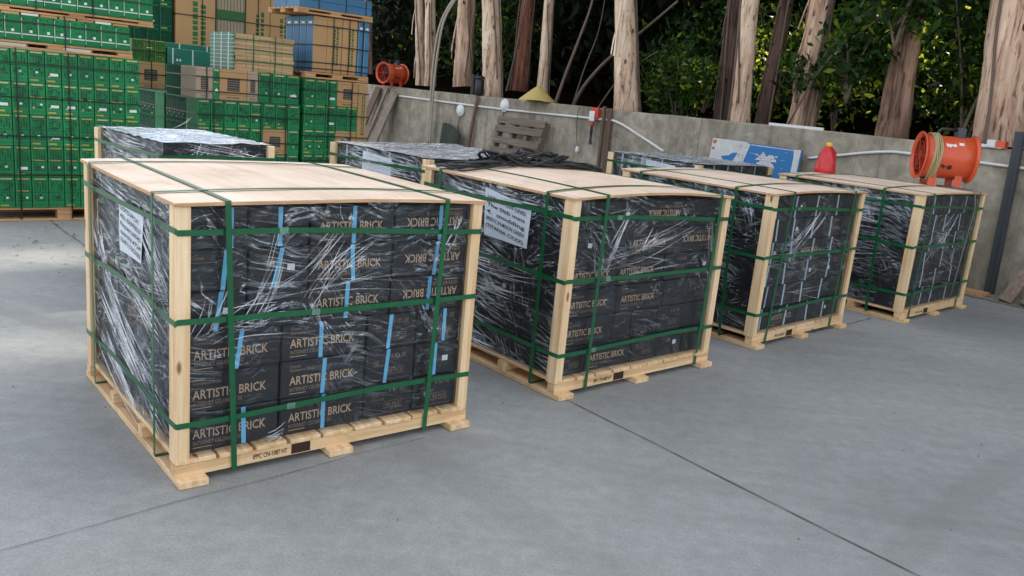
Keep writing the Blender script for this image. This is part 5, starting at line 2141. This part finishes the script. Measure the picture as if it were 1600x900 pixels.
def leaf_mesh(name, P, size, mats, weights, droop=0.4, seed=0):
    r = np.random.default_rng(seed)
    kp = ~in_gap(P)
    P = P[kp]
    n = len(P)
    size = (size[kp] if isinstance(size, np.ndarray) else size) * r.uniform(0.6, 1.35, n)
    d = r.normal(size=(n, 3))
    d[:, 2] -= droop
    d /= np.linalg.norm(d, axis=1)[:, None]
    w = np.cross(d, r.normal(size=(n, 3)))
    w /= np.linalg.norm(w, axis=1)[:, None] + 1e-9
    nn = np.cross(d, w)
    L = size[:, None]
    v = np.empty((n, 4, 3))
    v[:, 0] = P - d * L * .5
    v[:, 1] = P + w * L * .21 + nn * L * .05
    v[:, 2] = P + d * L * .5
    v[:, 3] = P - w * L * .21 + nn * L * .05
    me = bpy.data.meshes.new(name)
    me.vertices.add(n * 4)
    me.vertices.foreach_set('co', v.ravel())
    me.loops.add(n * 4)
    me.loops.foreach_set('vertex_index', np.arange(n * 4, dtype=np.int32))
    me.polygons.add(n)
    me.polygons.foreach_set('loop_start', np.arange(0, n * 4, 4, dtype=np.int32))
    me.polygons.foreach_set('loop_total', np.full(n, 4, dtype=np.int32))
    for m in mats:
        me.materials.append(m)
    me.polygons.foreach_set('material_index', r.choice(len(mats), n, p=weights).astype(np.int32))
    me.update()
    me.validate()
    return me


def clumps(center, radii, nclump, per, spread, seed, shell=0.35):
    r = np.random.default_rng(seed)
    d = r.normal(size=(nclump, 3))
    d /= np.linalg.norm(d, axis=1)[:, None]
    k = r.uniform(shell, 1.0, nclump) ** 0.6
    c = np.array(center) + d * k[:, None] * np.array(radii)
    P = np.repeat(c, per, axis=0) + r.normal(size=(nclump * per, 3)) * spread
    return P, c


LM = [M['leaf_a'], M['leaf_b'], M['leaf_c']]


def tree(base, top, rad, bark, label, seed, height=9.5, crown_r=2.2, peel=3):
    """base/top: (u, off, z) of two points of the trunk in wall coordinates"""
    B, T = wl_pt(*base), wl_pt(*top)
    d = (T - B) / (T.z - B.z)
    foot = B - d * (B.z - 1.15)
    root = empty('eucalyptus_tree', foot, 0, label, 'tree', 'tall trees behind the wall')
    r = np.random.default_rng(seed)
    rings, seg = 110, 30
    vs, fs = [], []
    ph = r.uniform(0, 6.28, 8)
    H = height - 1.15
    for i in range(rings + 1):
        t = i / rings
        z = H * t ** 1.25
        c = d * min(z, 3.2) + Vector((d.x * .3, d.y * .3, 1)) * max(0, z - 3.2)
        rr = rad * (1 - .62 * t) * (1 + .14 * math.exp(-z * 3.2))
        for k in range(seg):
            th = 2 * math.pi * k / seg
            w = 1 + .05 * math.sin(2 * th + ph[0] + z) + .035 * math.sin(3 * th + ph[1] - z * 1.4) + .03 * math.sin(5 * th + ph[2] + z * 3) + .022 * math.sin(9 * th + ph[3] + 1.5 * math.sin(z * 4))
            w += .025 * math.sin(z * 7 + ph[4] + 2 * math.sin(th + ph[5])) + .016 * r.normal()
            w += .05 * max(0.0, math.sin(2.2 * z + ph[6]) * math.sin(th * 2 + ph[7] + z)) ** 3 + .014 * abs(math.sin(7 * th + ph[5] + 1.2 * math.sin(2.3 * z)))
            vs.append((c.x + rr * w * math.cos(th), c.y + rr * w * math.sin(th), c.z))
    for i in range(rings):
        for k in range(seg):
            k2 = (k + 1) % seg
            fs.append((i * seg + k, i * seg + k2, (i + 1) * seg + k2, (i + 1) * seg + k))
    m = MB()
    m.add(vs, fs)
    tr = m.build('trunk', [bark], root, smooth=True)
    # a creeper or dead stems clinging to the bole
    qv = random.Random(seed + 3)
    for k in range(0 if peel == 0 else (5 if 'vine' in label else 2)):
        th0, tw = qv.uniform(3.0, 6.2), qv.uniform(-1.2, 1.2) * (2.2 if 'vine' in label else .7)
        z0_, z1_ = qv.uniform(0, .5), qv.uniform(1.6, 3.2)
        pts = []
        for j in range(15):
            t = j / 14
            z = z0_ + (z1_ - z0_) * t
            th = th0 + tw * t + .12 * math.sin(5 * t + k)
            rr = rad * (1 - .62 * (z / H) ** .8) * (1.10 + .14 * math.exp(-z * 3.2)) + .012
            pts.append(d * z + Vector((rr * math.cos(th), rr * math.sin(th), 0)))
        b = MB()
        b.tube(smooth_path(pts, 3), qv.uniform(.006, .016), 6)
        b.build('vine', M['twig'], tr, smooth=True)
    # hanging strips of bark
    q = random.Random(seed)
    for k in range(peel):
        z0 = q.uniform(.9, 2.4)
        th = R(q.uniform(170, 330)) + 0.0
        ln = q.uniform(.25, .7)
        rr = rad * (1 - .62 * (z0 / H) ** .8) * 1.07
        p0 = d * z0 + Vector((rr * math.cos(th), rr * math.sin(th), 0))
        out = Vector((math.cos(th), math.sin(th), 0))
        pts = [p0 + Vector((0, 0, ln * .4)) - out * .02, p0, p0 + Vector((0, 0, -ln * .4)) + out * .035, p0 + Vector((.01, 0, -ln)) + out * q.uniform(.03, .09)]
        b = MB()
        b.ribbon(smooth_path(pts, 4), q.uniform(.012, .035), .006, Vector((-math.sin(th), math.cos(th), 0)))
        b.build('bark_strip', [bark], tr)
    topc = d * 3.2 + Vector((d.x * .3, d.y * .3, 1)) * max(0, H - 3.2)
    cen = []
    for k in range(4):
        t = .52 + .12 * k
        z = H * t
        c = d * min(z, 3.2) + Vector((d.x * .3, d.y * .3, 1)) * max(0, z - 3.2)
        th = q.uniform(0, 6.28)
        e = c + Vector((math.cos(th) * crown_r * .75, math.sin(th) * crown_r * .75, q.uniform(.6, 1.6)))
        b = MB()
        b.tube(smooth_path([c, c.lerp(e, .5) + Vector((0, 0, -.15)), e], 5), [rad * .4 * (1 - .075 * j) for j in range(11)], 8)
        b.build('limb', [bark], root, smooth=True)
        cen.append(e)
    Pw = []
    zc = 4.6 + (H - 4.6) * .55
    P, _ = clumps((topc.x * .9, topc.y * .9, zc), (crown_r, crown_r, (H - 3.6) * .58), 75, 40, .30, seed + 50, .15)
    P = P[P[:, 2] > 2.9 + r.normal(size=len(P)) * .25]
    Pw = P + np.array(foot)
    keep = ~in_gap(Pw)
    me = leaf_mesh_local(P[keep], .26, seed)
    link('crown', me, root)
    return root


def leaf_mesh_local(P, size, seed):
    global in_gap
    sv = in_gap
    in_gap = lambda Q: np.zeros(len(Q), dtype=bool)
    try:
        return leaf_mesh('crown', P, size, LM, [.45, .45, .10], .8, seed)
    finally:
        in_gap = sv


TREES = [
    ((19.03, 4, 1.33), (19.36, 4, 3.65), .15, 'bark_brown', 'brown trunk just right of the blue cartons', 11.5),
    ((12.51, 1.6, 1.36), (12.79, 1.6, 3.16), .105, 'bark_pale', 'slim pale trunk, left one of the close pair beside the rope', 11),
    ((11.96, 1.5, 1.35), (12.21, 1.5, 3.14), .122, 'bark_pale', 'pale speckled trunk, right one of the close pair beside the rope', 11),
    ((10.38, 1.2, 1.34), (10.47, 1.2, 3.05), .20, 'bark_pink', 'thick pinkish brown trunk behind the rope, left of the black canister', 11),
    ((8.79, .7, 1.35), (9.04, .7, 2.95), .185, 'bark_pale', 'thick smooth cream trunk right behind the black canister', 10.5),
    ((9.88, 2.2, 1.36), (9.87, 2.2, 3.18), .165, 'bark_red', 'reddish brown trunk between the cream trunk and the straw hat', 11),
    ((8.05, 1.2, 1.36), (8.1, 1.2, 3.0), .101, 'bark_pale', 'slim pale trunk right behind the straw hat', 10.5),
    ((5.6, .75, 1.33), (5.9, .75, 2.88), .176, 'bark_pale', 'cream trunk standing alone near the red and white socket', 10.5),
    ((4.68, 1.8, 1.32), (4.73, 1.8, 3.0), .114, 'bark_dark', 'dark brown trunk pressed against the left side of a pale trunk', 11),
    ((3.58, .75, 1.32), (3.71, .75, 2.83), .130, 'bark_pale', 'pale trunk with peeling orange bark above the torn sign', 9.5),
    ((4.11, 2.0, 1.3), (4.03, 2.0, 3.01), .112, 'bark_dark', 'slanting dark trunk right of the peeling pale trunk', 10.5),
    ((2.79, .9, 1.33), (2.8, .9, 2.83), .152, 'bark_pink', 'brown trunk wrapped in vines with a leafy sprig', 9.5),
    ((1.63, .9, 1.35), (1.67, .9, 2.81), .160, 'bark_brown', 'brown trunk half covered by leafy branches behind the red jug', 10),
    ((.42, .7, 1.35), (.56, .7, 2.75), .228, 'bark_pink', 'massive shaggy trunk at the right edge above the orange blower', 12.5),
]
for i, (b, t, rad, bk, lab, h) in enumerate(TREES):
    tree(b, t, rad, M[bk], lab, 300 + i * 7, h, crown_r=2.0 + .2 * (i % 3), peel=3 if rad > .15 else 2)
# two more trees of the row that stand right of the picture and shade the near yard
for i, (u, off, h) in enumerate(((-1.6, 1.3, 13.0), (-3.6, 1.6, 13.5), (-5.8, 1.4, 13.0), (-.8, 3.6, 13.5))):
    tree((u, off, 1.3), (u + .1, off, 3.0), .18, M['bark_brown'], ('tall brown trunk of the tree row beyond the right edge', 'second tall trunk beyond the right edge', 'farthest tall trunk beyond the right edge', 'tall trunk set back behind the massive shaggy one')[i], 500 + i * 9, h, 2.7, 0)


def shrub(u, off, z0, h, w, label, seed, n=1500, size=.11, weights=(.5, .42, .08), stems=4):
    p = wl_pt(u, off, z0)
    root = empty('shrub', p, 0, label, 'shrub', 'leafy shrubs below the trees')
    r = random.Random(seed)
    m = MB()
    for k in range(stems):
        th = r.uniform(0, 6.28)
        e = Vector((math.cos(th) * w * .5, math.sin(th) * w * .5, h * r.uniform(.6, .95)))
        m.tube(smooth_path([(0, 0, -.1), e * .4 + Vector((0, 0, .1)), e], 4), [.018 * (1 - .09 * j) for j in range(9)], 6)
    m.build('stem', M['twig'], root, smooth=True)
    per = 22
    P, _ = clumps((0, 0, h * .55), (w * .55, w * .55, h * .5), n // per, per, .10 + .03 * h, seed, .1)
    P = P[P[:, 2] > 0.02]
    Pw = P + np.array(p)
    P = P[~in_gap(Pw)]
    global in_gap_off
    me = leaf_mesh_local2(P, size, weights, seed)
    link('foliage', me, root)
    return root


def leaf_mesh_local2(P, size, weights, seed):
    global in_gap
    sv = in_gap
    in_gap = lambda Q: np.zeros(len(Q), dtype=bool)
    try:
        return leaf_mesh('foliage', P, size, LM, list(weights), .3, seed)
    finally:
        in_gap = sv


SHRUBS = [
    (5.3, 1.5, 1.25, 1.0, 1.0, 'bright green shrub over the wall between the lone cream trunk and the dark trunk', (.62, .23, .15), 1500, .12),
    (4.6, 2.8, 1.3, 1.9, 1.3, 'shrub with yellow green leaves behind the lone cream trunk', (.35, .3, .35), 1300, .12),
    (3.1, 2.2, 1.3, 1.7, .9, 'yellow green shrub between the slanting dark trunk and the vine wrapped trunk', (.3, .3, .4), 900, .12),
    (2.08, .6, 1.75, .95, .55, 'leafy green spray left of the trunk behind the red jug', (.65, .32, .03), 650, .13),
    (1.55, .45, 2.35, .8, .8, 'leafy green branch hanging in front of the trunk behind the red jug', (.62, .36, .02), 650, .13),
    (1.1, 1.5, 1.3, 1.8, 1.1, 'dark shrub between the leafy trunk and the massive shaggy trunk', (.4, .5, .1), 1300, .12),
    (2.72, .60, 1.72, .38, .38, 'small sprig growing on the vine wrapped trunk', (.6, .4, 0), 160, .12),
    (17.5, 6.5, 1.5, 3.4, 2.4, 'dark shrub behind the small orange blower', (.4, .55, .05), 1800, .17),
    (14.5, 5.0, 1.4, 2.6, 2.0, 'dark shrub between the blue cartons and the pale pair of trunks', (.4, .55, .05), 1400, .16),
    (9.3, 5.5, 1.5, 1.2, 1.6, 'low dark shrub deep in the shade behind the straw hat', (.25, .73, .02), 700, .14),
    (7.4, 4.0, 1.4, 1.0, 1.3, 'low shrub under the bare stems left of the lone cream trunk', (.3, .68, .02), 600, .13),
    (-.6, 1.2, 1.3, 1.8, 1.2, 'shrub right of the massive shaggy trunk at the picture edge', (.4, .45, .15), 1100, .12),
    (3.3, 4.0, 1.4, 2.4, 1.6, 'tall yellow green shrub deep behind the slanting dark trunk', (.3, .35, .35), 1400, .14),
    (1.9, 3.2, 1.3, 1.6, 1.4, 'shrub with sunlit leaves deep behind the leafy brown trunk', (.35, .4, .25), 1200, .13),
    (.3, 2.8, 1.3, 2.2, 1.4, 'sunlit shrub behind the massive shaggy trunk', (.35, .35, .3), 1200, .13),
    (6.2, 3.2, 1.35, 2.4, 1.5, 'loose dark shrub behind the lone cream trunk', (.35, .6, .05), 1000, .13),
]
for i, (u, off, z0, h, w, lab, wt, n, sz) in enumerate(SHRUBS):
    shrub(u, off, z0, h, w, lab, 700 + i * 5, n, sz, wt)

# dry leaves, chips of wood and grit on the concrete
mb = MB()
rl = random.Random(31)
for k in range(420):
    if k < 230:
        p = wl_pt(rl.uniform(-2.5, 9), -abs(rl.gauss(0, .28)) - .02, 0)
    elif k < 330:
        p = Vector((rl.uniform(-3.8, -2.8), rl.uniform(5.2, 7.0), 0))
    else:
        p = Vector((rl.uniform(-2.5, 3.5), rl.uniform(1.9, 6.0), 0))
    sz = rl.uniform(.006, .022) if k < 330 else rl.uniform(.002, .007)
    th = rl.uniform(0, 6.28)
    a, b = Vector((math.cos(th), math.sin(th), 0)) * sz, Vector((-math.sin(th), math.cos(th), 0)) * sz * rl.uniform(.3, .7)
    h1, h2 = rl.uniform(.001, .008), rl.uniform(.001, .006)
    z = Vector((0, 0, .0065))
    mb.add([p - a + z, p - b + z + Vector((0, 0, h1)), p + a + z + Vector((0, 0, h2)), p + b + z + Vector((0, 0, h1 * .3))], [(0, 1, 2), (0, 2, 3)], rl.choice((0, 0, 1, 2)))
o = mb.build('ground_litter', [M['twig'], M['old_wood'], M['joint']])
o['kind'] = 'stuff'
o['label'] = 'dry leaves and wood chips scattered on the concrete'

# thin bare saplings
for i, (pts, rr, lab) in enumerate((
        ([(7.72, 1.2, 1.2), (7.5, 1.2, 1.8), (7.26, 1.2, 2.38), (7.10, 1.25, 2.97), (7.0, 1.3, 3.9)], .035, 'slender bare sapling leaning right of the straw hat'),
        ([(7.5, 1.4, 1.2), (7.2, 1.35, 1.62), (6.69, 1.3, 2.05), (5.9, 1.2, 2.5), (5.2, 1.1, 2.9)], .04, 'bare stem slanting far right towards the lone cream trunk'),
        ([(6.95, .9, 1.25), (6.8, .95, 1.9), (6.62, 1.0, 2.5), (6.55, 1.0, 3.2)], .013, 'thin crooked twig rising left of the lone cream trunk'),
        ([(6.6, 1.1, 1.25), (6.1, 1.0, 1.75), (5.7, .95, 2.0), (5.3, .95, 2.2)], .015, 'thin dry twig crossing in front of the lone cream trunk'),
        ([(9.6, 1.6, 1.2), (9.4, 1.6, 2.0), (9.1, 1.6, 3.3)], .03, 'thin dark sapling between the cream and the reddish trunk'),
        ([(2.75, .55, 1.35), (2.34, .5, 2.1), (1.7, .45, 2.64), (1.3, .5, 3.2)], .014, 'long thin branch slanting across the vine wrapped trunk'),
        ([(1.0, 1.1, 1.2), (.85, 1.1, 1.9), (.5, 1.1, 2.6), (.3, 1.1, 3.3)], .022, 'bare sapling between the leafy trunk and the massive trunk'))):
    m = MB()
    sp_ = smooth_path(wall_pts(pts), 6)
    m.tube(sp_, [rr * (1 - .6 * j / (len(sp_) - 1)) for j in range(len(sp_))], 7)
    tag(m.build('bare_sapling', M['twig'], smooth=True), lab, 'sapling', 'bare stems between the trunks')

# the far wood reads as one mass
parts = []
r = np.random.default_rng(77)
nf = 62000
u = r.uniform(-16, 44, nf)
off = 6 + r.uniform(0, 1, nf) ** 1.3 * 18
bz = np.array([bank_z(q) for q in off])
zz = bz + r.uniform(0, 1, nf) ** .9 * (8.0 - .12 * off)
hole = np.sin(u * 1.1 + off * .6) * np.sin(zz * 1.7 + u * .4) + .35 * np.sin(u * 3.7 + zz * 2.3)
keep = hole > -.6
# and an unseen closed canopy over the bank, added to keep sun off the yard
nc = 54000
uc = np.r_[r.uniform(-11, 26, 38000), r.uniform(-8, 1.0, 16000)]
oc = 2.2 + r.uniform(0, 1, nc) * 16
zc_ = 6.0 + .16 * oc + r.uniform(0, 1, nc) * (5.0 + 3.5 * (uc < 1.2))
u, off, zz = np.r_[u[keep], uc], np.r_[off[keep], oc], np.r_[zz[keep], zc_]
P = np.array(WALL_P)[None, :] + u[:, None] * np.array(WALL_D)[None, :] + off[:, None] * np.array(WALL_N)[None, :]
P[:, 2] = zz
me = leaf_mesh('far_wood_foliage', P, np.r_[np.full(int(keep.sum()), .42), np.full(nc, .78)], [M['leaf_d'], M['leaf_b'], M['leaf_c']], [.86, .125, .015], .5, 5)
o = link('far_wood', me)
o['kind'] = 'stuff'
o['label'] = 'dark mass of leaves far behind the trunks, with an added unseen canopy above'
bpy.context.view_layer.update()
